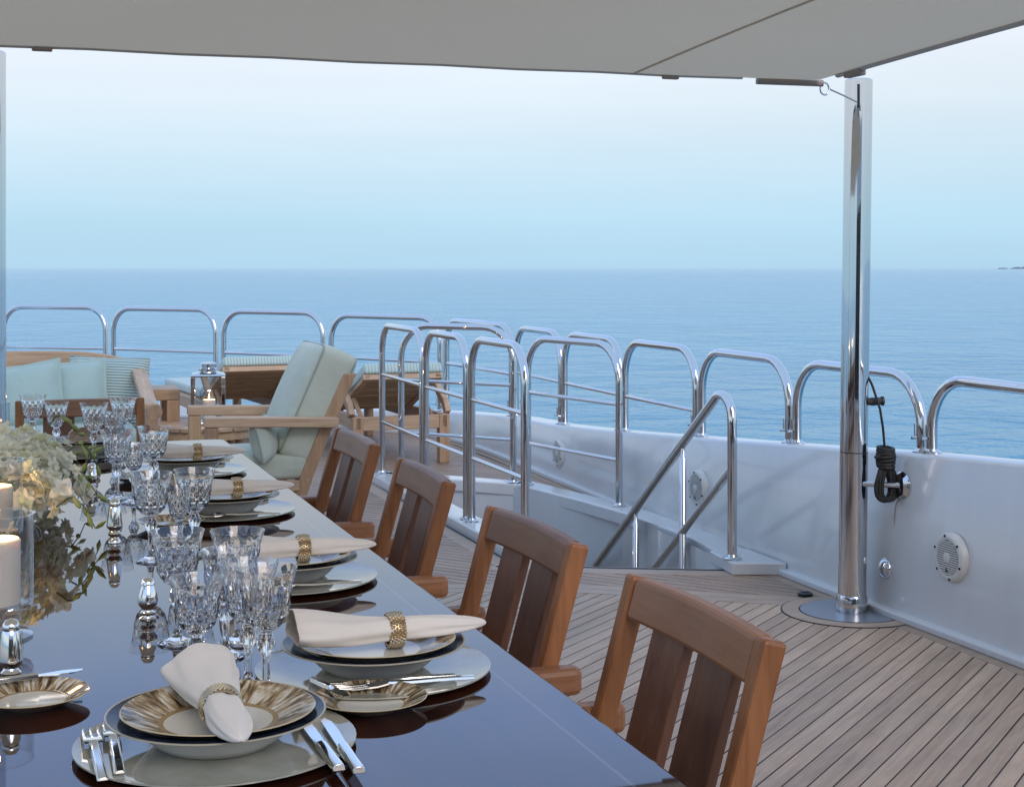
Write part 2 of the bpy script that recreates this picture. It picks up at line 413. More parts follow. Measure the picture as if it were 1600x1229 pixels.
seam_full = seam + [(-x, y) for x, y in seam[::-1][1:]]

deck = structure(bpy.data.objects.new('deck', None)); C.objects.link(deck)
# caulking bed under the planks, with the stairwell cut out: fan of quads between outline and opening
def outside(poly, hp):
    out = []; rest = [poly]
    n_ = len(hp)
    for i in range(n_):
        p, q = hp[i], hp[(i + 1) % n_]
        ex, ey = q[0] - p[0], q[1] - p[1]; a, b_ = ey, -ex; c_ = a * p[0] + b_ * p[1]     # outward normal for ccw
        nr = []
        for r_ in rest:
            o_ = clip(r_, -a, -b_, -c_); i_ = clip(r_, a, b_, c_)
            if len(o_) >= 3 and area(o_) > 1e-4: out.append(o_)
            if len(i_) >= 3 and area(i_) > 1e-4: nr.append(i_)
        rest = nr
    return out
mb = MB()
for q in outside(ccw(full), hole):
    q = ccw(q); mb.add([(x, y, -.0016) for x, y in q], [tuple(range(len(q)))])
mb.build('caulking_bed', caulk, deck)
near_poly = ccw([(-3.12, -4.5), (3.12, -4.5)] + seam_full)
pole_c = (3.088, 4.99)
npl = 0
for q in strips(near_poly, 49.5, .0563, .0058, .012):
    # keep clear of the round king plank at the pole foot
    dx_, dy_ = math.sin(R(49.5)), math.cos(R(49.5)); es = [p[0] * dx_ + p[1] * dy_ for p in q]
    pieces = [q]
    if max(es) - min(es) > 2.0 and npl < 270 and rnd.random() < .5:
        cut = min(es) + (max(es) - min(es)) * rnd.uniform(.35, .8)
        pieces = [clip(q, dx_, dy_, cut - .0022), clip(q, -dx_, -dy_, -cut - .0022)]
    for q_ in pieces:
        if len(q_) >= 3 and area(q_) > .001: MB().prism(ccw(q_), -.03, rnd.uniform(-.0004, .0004)).build('plank', deck_near, deck); npl += 1
# king planks along the break in the planking
def offset(path, d_):
    out = []
    for i, p in enumerate(path):
        a, b_ = path[max(i-1, 0)], path[min(i+1, len(path)-1)]
        tx, ty = b_[0] - a[0], b_[1] - a[1]; l_ = math.hypot(tx, ty)
        out.append((p[0] + ty / l_ * d_, p[1] - tx / l_ * d_))
    return out
for o0, o1 in ((.004, .078), (.083, .16)):
    A, B = offset(seam_full, o0), offset(seam_full, o1)
    mb = MB()
    rs = [[(a[0], a[1], -.03), (a[0], a[1], .0005), (b_[0], b_[1], .0005), (b_[0], b_[1], -.03)] for a, b_ in zip(A, B)]
    mb.rings(rs); fixn(mb.build('king_plank', deck_king, deck))
# after planking: too fine to pick apart, one joined part
back = offset(seam_full, .165)
aft_outline = [(x, y) for x, y in full if y > 4.2]
aft = []
mb = MB()
off_in = [(x * .975, y) for x, y in aft_outline]
rear_poly = ccw([p for p in off_in if p[1] > 5.0] )
hole_big = [(2.13, 6.13), (3.17, 5.70), (3.21, 7.3), (2.98, 8.36), (2.18, 9.12)]
# half planes of the break (concave side) are handled by cutting the outline in columns
def rear_cells():
    xs = [-3.12] + [p[0] for p in sorted(back)] + [3.12]
    pts = sorted(back)
    for i in range(len(pts) - 1):
        (x0, y0), (x1, y1) = pts[i], pts[i + 1]
        q = clip(clip(rear_poly, -1, 0, -x0), 1, 0, x1)
        a, b_ = (y1 - y0), -(x1 - x0); c_ = a * x0 + b_ * y0
        q = clip(q, a, b_, c_)
        if len(q) >= 3: yield q
    xr = pts[-1][0]
    q = clip(clip(rear_poly, -1, 0, -xr), 0, -1, -pts[-1][1])
    if len(q) >= 3: yield q
    q = clip(clip(rear_poly, 1, 0, pts[0][0]), 0, -1, -pts[0][1])
    if len(q) >= 3: yield q
for cell in rear_cells():
    for piece in outside(ccw(cell), ccw(hole_big)):
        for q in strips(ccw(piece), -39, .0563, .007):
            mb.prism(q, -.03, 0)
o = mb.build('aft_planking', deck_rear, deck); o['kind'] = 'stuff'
# margin boards along the bulwark and beside the stairwell
def ribbon(path, d0, d1, z0, z1, name, m, parent, closed=False, bevel=0):
    A, B = offset(path, d0), offset(path, d1)
    rs = [[(a[0], a[1], z0), (a[0], a[1], z1), (b_[0], b_[1], z1), (b_[0], b_[1], z0)] for a, b_ in zip(A, B)]
    return fixn(MB().rings(rs).build(name, m, parent, bevel=bevel))
ribbon(side, .004 - .085, -.004, -.03, .001, 'margin_board', deck_king, deck)
ribbon([(2.13, 6.2), (2.13, 7.6), (2.13, 9.15)], -.05, .03, -.03, .001, 'margin_board', deck_king, deck)
ribbon([(2.06, 6.24), (2.5, 6.02), (3.02, 5.78)], -.03, .07, -.03, .001, 'margin_board', deck_king, deck)
# round king plank and steel plate at the pole foot
def arc_ring(c, r0, r1, a0, a1, z0, z1, name, m, parent, n_=28):
    rs = []
    for i in range(n_ + 1):
        a = R(a0 + (a1 - a0) * i / n_); cs, sn = math.cos(a), math.sin(a)
        rs.append([(c[0] + r0 * cs, c[1] + r0 * sn, z0), (c[0] + r0 * cs, c[1] + r0 * sn, z1), (c[0] + r1 * cs, c[1] + r1 * sn, z1), (c[0] + r1 * cs, c[1] + r1 * sn, z0)])
    return fixn(MB().rings(rs).build(name, m, parent))
arc_ring(pole_c, .20, .262, 66, 294, -.02, .0035, 'round_king_plank', deck_king, deck)
arc_ring(pole_c, .262, .267, 66, 294, -.02, .0028, 'caulk_seam', caulk, deck)
arc_ring(pole_c, .195, .20, 62, 298, -.02, .0028, 'caulk_seam', caulk, deck)
def disc_half(c, r, xmax, z0, z1):
    p = [(c[0] + r * math.cos(R(a)), c[1] + r * math.sin(R(a))) for a in range(0, 360, 8)]
    return clip(p, 1, 0, xmax)
plate_m = mat('grey_deck_plate', (.34, .37, .42), .28, .6)
pl_o = MB().prism(ccw(disc_half(pole_c, .194, 3.192, 0, 0)), -.01, .005).build('deck_plate', plate_m)
tag(pl_o, 'grey metal plate let into the deck around the foot of the starboard pole', 'deck plate')
dr = thing('deck_drain', 'small black drain in the deck corner behind the pole foot', 'drain', (3.06, 5.29, 0))
MB().lathe([(.0, .0), (.03, .0), (.03, .012), (.022, .016), (0, .016)], 18).build('rim', black, dr, smooth=40)
MB().box(-.018, .018, -.003, .003, .0155, .018).build('slot', rubber, dr)

# ------------------------------------------------------------------ bulwark
topz = [(-4.6, .66), (4.1, .655), (4.85, .611), (5.85, .536), (6.8, .466), (7.8, .39), (8.8, .325), (9.8, .285), (11.1, .20), (12.2, .14), (13.2, .10), (14.8, .08)]
def ztop(y):
    for (y0, z0), (y1, z1) in zip(topz, topz[1:]):
        if y <= y1: return z0 + (z1 - z0) * max(0, (y - y0)) / (y1 - y0)
    return topz[-1][1]
bul = thing('bulwark', 'white glossy bulwark wall curving along the starboard side to the stern', 'bulwark')
out1, out2, out3 = offset(full, .06), offset(full, .20), offset(full, .30)
rs, cap = [], []
for (p, a, b_, c_) in zip(full, out1, out2, out3):
    z = ztop(p[1])
    lean = .06 * z / .65
    t_ = (a[0] - p[0], a[1] - p[1]); k = lean / .06
    pi = (p[0] + t_[0] * k, p[1] + t_[1] * k)
    rs.append([(p[0], p[1], -.05), (p[0], p[1], 0), (pi[0], pi[1], z - .012), (pi[0] + t_[0]*.2, pi[1] + t_[1]*.2, z), (b_[0], b_[1], z), (c_[0], c_[1], z - .25), (c_[0], c_[1], -4.0)])
o = MB().rings(rs, False, False, False).build('wall', white, bul, smooth=50)
ribbon(full, -.035, .01, .001, .028, 'base_moulding', white_matt, bul, bevel=.006)
# hull below: closes the ship underneath so that nothing floats
hb = MB(); lo = out3
hb.add([(x, y, -4.0) for x, y in lo], [tuple(range(len(lo)))])
hb.build('hull_bottom', white_matt, bul)

# ------------------------------------------------------------------ guard rail hoops
def arcpts(c, a_dir, b_dir, r, n_=7):
    return [c + a_dir * r * math.cos(math.pi/2 * i / n_) + b_dir * r * math.sin(math.pi/2 * i / n_) for i in range(n_ + 1)]
def hoop(name, label, p0, p1, z0, z1, zt, bars, group, cat, r=.0195, cr=.19, rbar=.011, pins=True):
    root = thing(name, label, cat, (p0[0], p0[1], z0), 0, group)
    A = Vector((0, 0, 0)); B = Vector((p1[0] - p0[0], p1[1] - p0[1], z1 - z0)); H = zt - z0
    h = Vector((B.x, B.y, 0)); ln = h.length; h = h / ln; up = Vector((0, 0, 1))
    cr = min(cr, ln * .42, (zt - max(z0, z1)) * .8)
    pts = [A, Vector((0, 0, H - cr))] + arcpts(h * cr + up * (H - cr), -h, up, cr)[1:] + arcpts(h * (ln - cr) + up * (H - cr), up, h, cr) + [B]
    MB().tube(pts, r, 16).build('hoop', steel, root, smooth=60)
    for zb in bars:
        if zb - max(z0, z1) < .06: continue
        MB().tube([up * (zb - z0) + h * (r * .6), up * (zb - z0) + h * (ln - r * .6)], rbar, 12).build('cross_bar', steel, root, smooth=60)
    for Q in (A, B):
        MB().lathe([(r + .016, 0), (r + .016, .004), (r + .004, .009), (r + .001, .016)], 20, Q).build('foot_flange', steel, root, smooth=40)
    if pins:
        for Q, s_ in ((A, 1), (B, -1)):
            q = Q + up * .055 - Vector((h.y, -h.x, 0)) * (r + .004)
            MB().tube([q, q - Vector((h.y, -h.x, 0)) * .02], .006, 8).tube([q + up * .004, q + up * .05 - h * .003 * s_, q + up * .052 + h * .012 * s_, q + up * .006 + h * .012 * s_], .002, 6).build('locking_pin', steel, root, smooth=50)
    return root
def on_cap(x, y): return ztop(y) + .001
bnd = [(3.325, 3.82), (3.325, 4.849), (3.325, 5.851), (3.335, 6.804), (3.35, 7.804), (3.375, 8.813), (3.40, 9.81), (3.30, 11.18), (2.62, 12.30), (1.86, 13.20), (1.00, 14.14), (.09, 14.80)]
names = ['cut by the right edge of the photo', 'behind the tall steel pole and the hanging black rope', 'just left of the tall pole, behind the stair handrail', 'behind the top of the stair handrail on its left', 'second to the left of the stair handrail top',
         'on the bulwark seen through the stairwell rails', 'on the bulwark where it turns towards the stern', 'at the stern corner above the right lounger', 'at the stern above the green armchair back', 'at the stern above the lantern', 'at the stern right over the striped sofa pillow', ]
for i in range(len(bnd) - 1):
    a, b_ = Vector(bnd[i]), Vector(bnd[i + 1]); t_ = (b_ - a).normalized()
    g = .032 if i < 6 else .045
    a2, b2 = a + t_ * g, b_ - t_ * g
    if i == 10: b2 = b_
    zt = .895 if i < 6 else (.90, .915, .93, .94, .945)[i - 6]
    nm = names[i] if i < len(names) else names[-1]
    if i == 6: nm = 'where the bulwark turns towards the stern, behind the stair rails'
    if i == 7: nm = 'at the stern corner just right of the green armchair back'
    if i == 8: nm = 'at the stern between lantern and green armchair'
    if i == 9: nm = 'at the stern between striped pillow and lantern'
    if i == 10: nm = 'at the stern above the sofa, farthest left'
    bars = (.587, ) if i < 6 else (.57, .20)
    hoop('guard_rail', 'polished steel guard rail hoop ' + nm, a2, b2, on_cap(*a2), on_cap(*b2), zt, bars, 'guard rail hoops along the bulwark', 'guard rail', r=.0205 if i < 6 else .0235, cr=.2, rbar=.011 if i < 6 else .014)

# ------------------------------------------------------------------ stairwell
well = thing('stairwell', 'white stairwell opening in the deck with raised coaming and descending steps', 'stairwell')
cz = .05
def coaming(path, d0, d1):
    A, B = offset(path, d0), offset(path, d1)
    rs = [[(a[0], a[1], -.02), (a[0], a[1], cz), (b_[0], b_[1], cz), (b_[0], b_[1], -.02)] for a, b_ in zip(A, B)]
    return fixn(MB().rings(rs).build('coaming', white, well, bevel=.008))
coaming([(2.245, 6.15), (2.245, 7.6), (2.245, 9.06)], -.065, .075)
coaming([(2.31, 9.0), (2.60, 8.66), (2.93, 8.30)], -.07, .07)
coaming([(2.93, 8.36), (3.07, 7.6), (3.14, 7.1), (3.15, 6.4), (3.10, 5.95)], -.075, .07)
fixn(MB().prism([(2.97, 5.74), (3.185, 5.66), (3.185, 6.02), (3.0, 6.02)], .001, cz + .004).build('coaming_block', white, well, bevel=.006))
# lining: four walls going down
mb = MB(); n_ = len(hole)
for i in range(n_):
    p, q = hole[i], hole[(i + 1) % n_]
    zt_ = .0 if i == 0 else .03
    mb.add([(p[0], p[1], zt_), (q[0], q[1], zt_), (q[0], q[1], -2.4), (p[0], p[1], -2.4)], [(0, 1, 2, 3)])
mb.build('lining', white, well)
for k in range(9):
    y0 = 6.05 + k * .255; z0 = -.19 * (k + 1)
    xr = 3.06 if y0 < 7.3 else 3.06 - (y0 - 7.3) * .22
    MB().box(2.30, xr, y0, y0 + .27, z0 - .035, z0).build('tread', teak_x, well, bevel=.004)
    MB().box(2.30, xr, y0 - .012, y0, z0, z0 + .16).build('riser', white_matt, well)
sz = cz + .001
SH = [((2.243, 6.33), (2.243, 7.125), 'nearest rail hoop on the stairwell coaming, right behind the third dining chair'),
      ((2.24, 7.195), (2.24, 7.955), 'middle rail hoop on the left stairwell coaming'),
      ((2.243, 8.025), (2.25, 8.97), 'far rail hoop on the left stairwell coaming, in front of the right lounger')]
for p0, p1, lb in SH:
    hoop('stair_rail', 'polished steel ' + lb, p0, p1, sz, sz, .955, (.655, .365), 'rail hoops round the stairwell', 'stair rail', cr=.17, pins=False)
hoop('stair_rail', 'wide polished steel rail hoop across the far end of the stairwell', (2.36, 8.93), (2.874, 8.316), sz, sz, .955, (.62, .30), 'rail hoops round the stairwell', 'stair rail', cr=.2, pins=False)
hoop('stair_rail', 'polished steel rail hoop on the right stairwell coaming beside the bulwark', (2.93, 8.22), (3.125, 7.33), sz, sz, .90, (.585, .29), 'rail hoops round the stairwell', 'stair rail', cr=.2, pins=False)
hr = thing('stair_handrail', 'sloping double steel handrail leading down the stairwell from a newel post', 'handrail', (3.01, 5.82, cz + .005))
sl = -.716; zt = .772 - cz - .005
pts = [Vector((0, 0, 0)), Vector((0, 0, zt - .14))]
c0 = Vector((0, .10, zt - .12))
for i in range(1, 9):
    a = math.pi - (math.pi - (math.pi / 2 - math.atan(-sl))) * i / 8
    pts.append(c0 + Vector((0, .1 * math.cos(a), .1 * math.sin(a))))
last = pts[-1]; pts.append(last + Vector((0, 2.3, 2.3 * sl)))
MB().tube(pts, .021, 16).build('top_rail', steel, hr, smooth=60)
MB().tube([Vector((0, 0, .385)), Vector((0, 2.2, .385 + 2.2 * sl))], .017, 14).build('lower_rail', steel, hr, smooth=60)
for yy in (.49, 1.03, 1.62):
    zt_ = last.z + (yy - last.y) * sl - .01
    MB().tube([Vector((.0, yy, zt_)), Vector((.0, yy, zt_ - .05)), Vector((.0, yy, zt_ - .055)), Vector((.0, yy, -1.2 + (0 if yy < 1 else -.4)))], [.010, .010, .016, .016], 14).build('support_post', steel, hr, smooth=60)
MB().lathe([(.042, 0), (.042, .004), (.026, .010), (.022, .02)], 20).build('foot_flange', steel, hr, smooth=40)

# ------------------------------------------------------------------ awning, poles
AZ = 1.975
aw = thing('awning', 'grey canvas sun awning stretched overhead between added deckhouse and poles', 'awning', (0, 0, 0))
mb = MB(); nx_, ny_ = 40, 30; grid = []
def aft_edge(x): return 4.735 + .025 * (1 - (x / 2.9) ** 2) - (.05 if abs(x) > 2.75 else 0)
def side_edge(t_): return 2.77 - .07 * math.sin(math.pi * t_)
for j in range(ny_ + 1):
    tj = j / ny_; row = []
    for i in range(nx_ + 1):
        ti = i / nx_ * 2 - 1
        x = ti * side_edge(tj); ya = aft_edge(x); y = .9 + (ya - .9) * tj
        fx = 1 - abs(ti) ** 2; fy = math.sin(math.pi * tj)
        z = AZ + .05 * fx * fy + .006 * math.sin(x * 2.3 + y * 1.7) * fx * fy - .0015 * math.cos(ti * 5 * math.pi * 2) * tj + .06 * (1 - tj)
        row.append((x, y, z))
    grid.append(row)
thk = .004
mb.rings(grid, False, False, False)
mb.rings([[(x, y, z + thk) for x, y, z in r_] for r_ in grid], False, False, False)
mb.build('canvas', awn, aw, smooth=60)
far = [Vector(p) for p in grid[-1]]; rgt = [Vector(r_[-1]) for r_ in grid]; lft = [Vector(r_[0]) for r_ in grid]
MB().tube([p + Vector((0, .004, .002)) for p in far[2:-2]], .008, 8).build('aft_hem', hem_m, aw, smooth=60)
MB().tube([p + Vector((.004, 0, .002)) for p in rgt[:-1]], .013, 8).build('starboard_hem', hem_m, aw, smooth=60)
for xs in (2.1, -2.1):
    i = int(round((xs / 2.77 + 1) / 2 * nx_))
    MB().sweep([Vector(r_[i]) + Vector((0, 0, -.002)) for r_ in grid], [(-.006, -.001), (.006, -.001), (.006, .0012), (-.006, .0012)]).build('seam', awn, aw)
MB().tube([Vector((2.55, 4.745, AZ - .008)), Vector((2.79, 4.70, AZ - .012))], .012, 10).build('corner_batten', batten_m, aw, smooth=60)
ringp = [Vector((2.80 + .018 * math.cos(a), 4.705, AZ - .03 + .022 * math.sin(a))) for a in [2*math.pi*k/14 for k in range(15)]]
MB().tube(ringp, .0035, 8).build('corner_ring', steel, aw, smooth=60)
for xk in (2.15, -2.0, .16):
    i = int(round((xk / 2.77 + 1) / 2 * nx_)); p = Vector(grid[-1][i])
    MB().box(p.x - .03, p.x + .03, p.y - .01, p.y + .01, p.z - .014, p.z - .003).build('lashing_tab', batten_m, aw, bevel=.004)
p = rgt[-3]; MB().box(p.x - .014, p.x + .014, p.y - .05, p.y + .05, p.z - .024, p.z - .004).build('lashing_tab', batten_m, aw, bevel=.004)

def pole(name, label, loc, lean, h):
    o = thing(name, label, 'awning pole', loc, 0, 'awning poles')
    r = .0535; top = Vector((lean, 0, h))
    at = lambda z: Vector((lean * z / h, 0, z))
    MB().tube([at(0), at(.6)], r, 40).build('lower_tube', steel, o, smooth=40)
    MB().tube([at(.6), at(.604)], r - .0015, 40).build('joint', rubber, o, smooth=40)
    MB().tube([at(.604), top - Vector((0, 0, .004)), top], [r - .0006, r - .0006, r - .006], 40).build('upper_tube', steel, o, smooth=40)
    MB().tube([at(.006), at(.05), at(.062)], [r + .005, r + .005, r + .001], 40).build('foot_collar', steel, o, smooth=40)
    rm = Matrix.Rotation(math.atan2(-loc[0], -loc[1]) * -1, 4, 'Z')
    dirv = Vector((-loc[0], -loc[1], 0)).normalized(); sd = Vector((-dirv.y, dirv.x, 0))
    c_ = at(h - .07) + dirv * (r - .002)
    mb_ = MB(); rs = []
    M = Matrix(((sd.x, dirv.x, 0, c_.x), (sd.y, dirv.y, 0, c_.y), (0, 0, 1, c_.z), (0, 0, 0, 1)))
    MB().box(-.010, .010, -.004, .007, -.055, .055, M).build('slot_plate', steel, o, bevel=.002)
    MB().box(-.005, .005, .006, .009, -.045, .045, M).build('slot', black, o)
    return o
pole('awning_pole', 'tall polished steel pole at starboard carrying the awning corner', (pole_c[0], pole_c[1], .005), .03, 2.02)
pole('awning_pole', 'polished steel pole at the left edge of the photo behind the table end', (-.015, 5.03, .001), .0, 1.99)
cordo = MB().tube([Vector((2.818, 4.705, AZ - .03)), Vector((2.95, 4.82, AZ - .037)), Vector((3.075, 4.938, AZ - .042))], .003, 6).build('lashing_cord', mat('grey_cord', (.35, .35, .36), .7), None, smooth=60)
tag(cordo, 'thin grey cord tying the awning corner to the starboard pole', 'cord')

# bracket and coiled rope beside the pole
def wall_x(y, z):
    for (a, b_) in zip(side, side[1:]):
        if a[1] <= y <= b_[1]:
            t_ = (y - a[1]) / (b_[1] - a[1]); return a[0] + (b_[0] - a[0]) * t_ + .06 * z / .65
    return 3.2
br = thing('rope_bracket', 'short steel bar from the bulwark to the pole with round wall flange', 'bracket', (wall_x(4.87, .49) + .002, 4.87, .49))
def facing_disc(prof, n_=28):   # lathe whose axis points to -x (inboard)
    M = Matrix.Rotation(R(-90), 4, 'Y'); return MB().lathe(prof, n_, M=M, cap0=False, cap1=prof[-1][0] < 1e-4)
facing_disc([(.052, 0), (.052, .006), (.038, .016), (.02, .02), (0, .02)]).build('flange', steel, br, smooth=50)
MB().tube([Vector((-.01, 0, 0)), Vector((-.08, .05, .0)), Vector((-.155, .088, .002))], .011, 12).build('bar', steel, br, smooth=60)
rp = thing('rope_coil', 'black flecked rope hanked and hanging from the pole over the steel bracket', 'rope', (3.182, 4.905, .505))
mb = MB(); rr_ = random.Random(11)
for k in range(13):                                 # hanging loops
    a = (k - 6) / 6; pts = []
    for j in range(25):
        t_ = 2 * math.pi * j / 24
        wdt = .016 + .030 * (1 - math.cos(t_)) / 2 + rr_.uniform(0, .002)
        zz = .060 - .135 * (1 - math.cos(t_)) / 2
        pts.append(Vector((a * .012 + wdt * math.sin(t_) * (.6 + .4 * abs(a)), (k % 3 - 1) * .009, zz + rr_.uniform(-.003, .003))))
    mb.tube(pts, .0066, 7)
for k in range(7):                                  # wraps at the neck
    pts = [Vector(((.034 - .002 * abs(k - 3)) * math.cos(t_), .030 * math.sin(t_), .055 + k * .011 + .004 * math.sin(t_ + k))) for t_ in [2 * math.pi * j / 16 for j in range(17)]]
    mb.tube(pts, .0075, 7)
mb.build('hank', rope_m, rp, smooth=60)
MB().tube([Vector((-.004, 0, .12)), Vector((-.012, .0, .20)), Vector((-.022, .004, .27)), Vector((-.040, .03, .36)), Vector((-.046, .06, .40))], .0048, 7).build('standing_line', rope_m, rp, smooth=60)
MB().tube([Vector((-.046, .0, .085)), Vector((-.03, -.01, .10)), Vector((.0, .0, .07))], .009, 8).build('hitch', rope_m, rp, smooth=60)
MB().tube([Vector((.01, 0, -.05)), Vector((.045, -.005, -.03)), Vector((.05, -.005, .0)), Vector((.03, 0, .05))], .0045, 7).build('tail', rope_m, rp, smooth=60)
kb = thing('pole_cleat', 'small grey cleat knob on the side of the starboard pole above the rope', 'cleat', (3.152, 4.955, .80))
MB().tube([Vector((-.02, 0, 0)), Vector((.0, -.006, 0)), Vector((.034, -.014, .002))], [.013, .016, .014], 14).build('barrel', rubber, kb, smooth=50)
MB().tube([Vector((.034, -.014, .002)), Vector((.042, -.016, .002))], .018, 14).build('end_cap', black, kb, smooth=40)

wr = MB().tube([Vector((wall_x(4.9, .4) - .004, 4.862 + .045 * math.sin(t_) , .44 - .075 * (1 - math.cos(t_)))) for t_ in [math.pi * k / 14 for k in range(13)]], .0022, 6).build('loose_wire', mat('grey_wire', (.25, .26, .28), .6), None, smooth=60)
tag(wr, 'thin curved grey wire hanging on the bulwark below the rope bracket', 'wire')
# speakers and dome lamp on the bulwark
def speaker(y, z, label, s_=1.0):
    o = thing('deck_speaker', label, 'speaker', (wall_x(y, z) + .004, y, z), 0, 'round speakers on the bulwark')
    o.scale = (s_, s_, s_)
    facing_disc([(.092, 0), (.092, .022), (.086, .030), (.074, .034), (.066, .031)], 40).build('bezel', spk_w, o, smooth=40)
    facing_disc([(.067, .02), (.067, .026), (0, .027)], 32).build('cone', spk_d, o, smooth=40)
    for k in range(-7, 8):
        zz = k * .0085; hw = math.sqrt(max(0, .066 ** 2 - zz ** 2))
        if hw > .01: MB().box(-.034, -.028, -hw, hw, zz - .0026, zz + .0026).build('grille_bar', spk_w, o)
    facing_disc([(.020, .026), (.020, .036), (.015, .038), (0, .038)], 20).build('centre_cap', spk_w, o, smooth=40)
    for k in range(6):
        a = R(k * 60 + 20)
        M = Matrix.Translation((-.029, .080 * math.cos(a), .080 * math.sin(a))) @ Matrix.Rotation(R(-90), 4, 'Y')
        MB().lathe([(.005, 0), (.005, .006), (0, .007)], 10, M=M).build('screw', black, o, smooth=40)
    M = Matrix.Translation((-.035, 0, -.050))
    MB().box(-.001, .001, -.006, .006, -.002, .002, M).box(-.001, .001, .001, .004, -.001, .011, M).build('badge', black, o)
    return o
speaker(4.537, .281, 'round white deck speaker on the bulwark nearest the camera, right of the pole', .95)
speaker(6.57, .244, 'round white deck speaker on the bulwark behind the sloping stair handrail', .95)
speaker(8.62, .171, 'small far round deck speaker on the bulwark behind the stairwell rails', .9)
dl = thing('dome_lamp', 'small chrome dome lamp low on the bulwark beside the pole', 'lamp', (wall_x(4.94, .165) + .003, 4.94, .165))
facing_disc([(.038, 0), (.038, .004), (.034, .013), (.024, .021), (.012, .025), (0, .026)], 28).build('dome', steel, dl, smooth=70)
facing_disc([(.041, -.002), (.041, .003), (.037, .005)], 28).build('rim', brushed, dl, smooth=40)

# unseen deckhouse added behind the camera: dark glass for steel and varnish to mirror
mah_f = wood('door_mahogany', (.05, .016, .008), (.11, .036, .018), 'z', .2)
dh = thing('deckhouse', 'white deckhouse wall with dark glass doors, unseen, added for the steel to mirror', 'deckhouse', (0, -4.6, 0))
MB().box(-3.2, -3.05, -.2, 0, 0, 2.9).box(3.05, 3.2, -.2, 0, 0, 2.9).box(-3.05, 3.05, -.2, 0, 2.1, 2.9).build('wall', white, dh)
for k in range(6):
    x0 = -3.05 + k * 6.1 / 6
    MB().box(x0 + .03, x0 + .98, -.12, -.09, .04, 2.07).build('door_pane', dark_glass, dh)
    MB().box(x0, x0 + .03, -.14, -.07, 0, 2.1).build('door_frame', mah_f, dh)

# ------------------------------------------------------------------ dining table
TZ = .75
tb = thing('dining_table', 'long varnished mahogany dining table mirroring the sky', 'dining table', (0, 3.125, 0))
def rrect(hx, hy, r, n_=6):
    p = []
    for cx, cy_, a0 in ((hx - r, hy - r, 0), (-hx + r, hy - r, 90), (-hx + r, -hy + r, 180), (hx - r, -hy + r, 270)):
        for k in range(n_ + 1):
            a = R(a0 + 90 * k / n_); p.append((cx + r * math.cos(a), cy_ + r * math.sin(a)))
    return p
o = MB().prism(rrect(.71, 1.82, .035), TZ - .045, TZ).build('table_top', tbl, tb, smooth=30, bevel=.005)
mah = wood('mahogany', (.035, .010, .006), (.09, .028, .014), 'y', .2, coat=.5)
MB().box(-.60, .60, -1.70, -1.66, .64, TZ - .046).box(-.60, .60, 1.66, 1.70, .64, TZ - .046).box(-.60, -.56, -1.66, 1.66, .64, TZ - .046).box(.56, .60, -1.66, 1.66, .64, TZ - .046).build('apron', mah, tb)
for sx in (-1, 1):
    for yy in (-1.55, 0, 1.55):
        MB().box(sx * .52 - .045, sx * .52 + .045, yy - .045, yy + .045, 0.001, .64).build('leg', mah, tb, bevel=.006)

# ------------------------------------------------------------------ dining chairs
def make_chair(label):
    o = thing('dining_chair', label, 'chair', (0, 0, 0), 0, 'teak dining chairs')
    W = .212
    def yb(z): return -.20 - .115 * (z - .42) / .41 if z > .42 else -.20 - .05 * (.42 - z) / .42
    for s_ in (-1, 1):
        path = [Vector((s_ * W, yb(z), z)) for z in (.001, .2, .42, .55, .7, .826)]
        rs = []
        for p in path:
            dpt = .034 if p.z > .42 else .040
            rs.append([(p.x - .0155, p.y - dpt/2, p.z), (p.x + .0155, p.y - dpt/2, p.z), (p.x + .0155, p.y + dpt/2, p.z), (p.x - .0155, p.y + dpt/2, p.z)])
        rs[-1] = [(x, y, z + .004 * (1 if y > p.y else -1)) for x, y, z in rs[-1]]
        fixn(MB().rings(rs).build('back_post', chair_post, o, bevel=.006))
        MB().box(s_ * W - .02, s_ * W + .02, .185, .225, .001, .575).build('front_leg', chair_post, o, bevel=.005)
        # armrest with rounded ends
        arm = [(s_ * .247 + a, b_) for a, b_ in ((-.026, .24), (.026, .24), (.028, .0), (.026, -.27), (.020, -.296), (.0, -.306), (-.020, -.296), (-.020, -.18), (-.026, 0))]
        fixn(MB().prism(ccw(arm), .575, .622).build('armrest', chair_arm, o, bevel=.010))
        MB().box(s_ * W - .012, s_ * W + .012, -.19, .19, .36, .41).build('side_rail', chair_arm, o, bevel=.004)
    def crest(z0, z1, th, name, nseg=10):
        rs = []
        for k in range(nseg + 1):
            t_ = k / nseg * 2 - 1; x = t_ * (W - .015); bow = -.010 * (1 - t_ * t_)
            hz = .002 * (1 - t_ * t_)
            rs.append([(x, yb(z0) + bow - th/2, z0), (x, yb(z1) + bow - th/2, z1 + hz), (x, yb(z1) + bow + th/2, z1 + hz), (x, yb(z0) + bow + th/2, z0)])
        return fixn(MB().rings(rs).build(name, chair_rail, o, bevel=.007))
    crest(.764, .826, .028, 'top_rail'); crest(.43, .475, .028, 'lower_rail')
    for xs in (-.076, .076):
        rs = []
        for z in (.47, .6, .768):
            bow = -.013
            rs.append([(xs - .055, yb(z) + bow - .009, z), (xs + .055, yb(z) + bow - .009, z), (xs + .055, yb(z) + bow + .009, z), (xs - .055, yb(z) + bow + .009, z)])
        fixn(MB().rings(rs).build('back_slat', chair_slat, o, bevel=.003))
    MB().box(-.19, .19, .19, .22, .36, .41).build('front_rail', chair_rail, o, bevel=.004)
    for k in range(6):
        y0 = -.195 + k * .07
        MB().box(-.225, .225, y0, y0 + .062, .411, .430).build('seat_slat', chair_rail, o, bevel=.004)
    return o
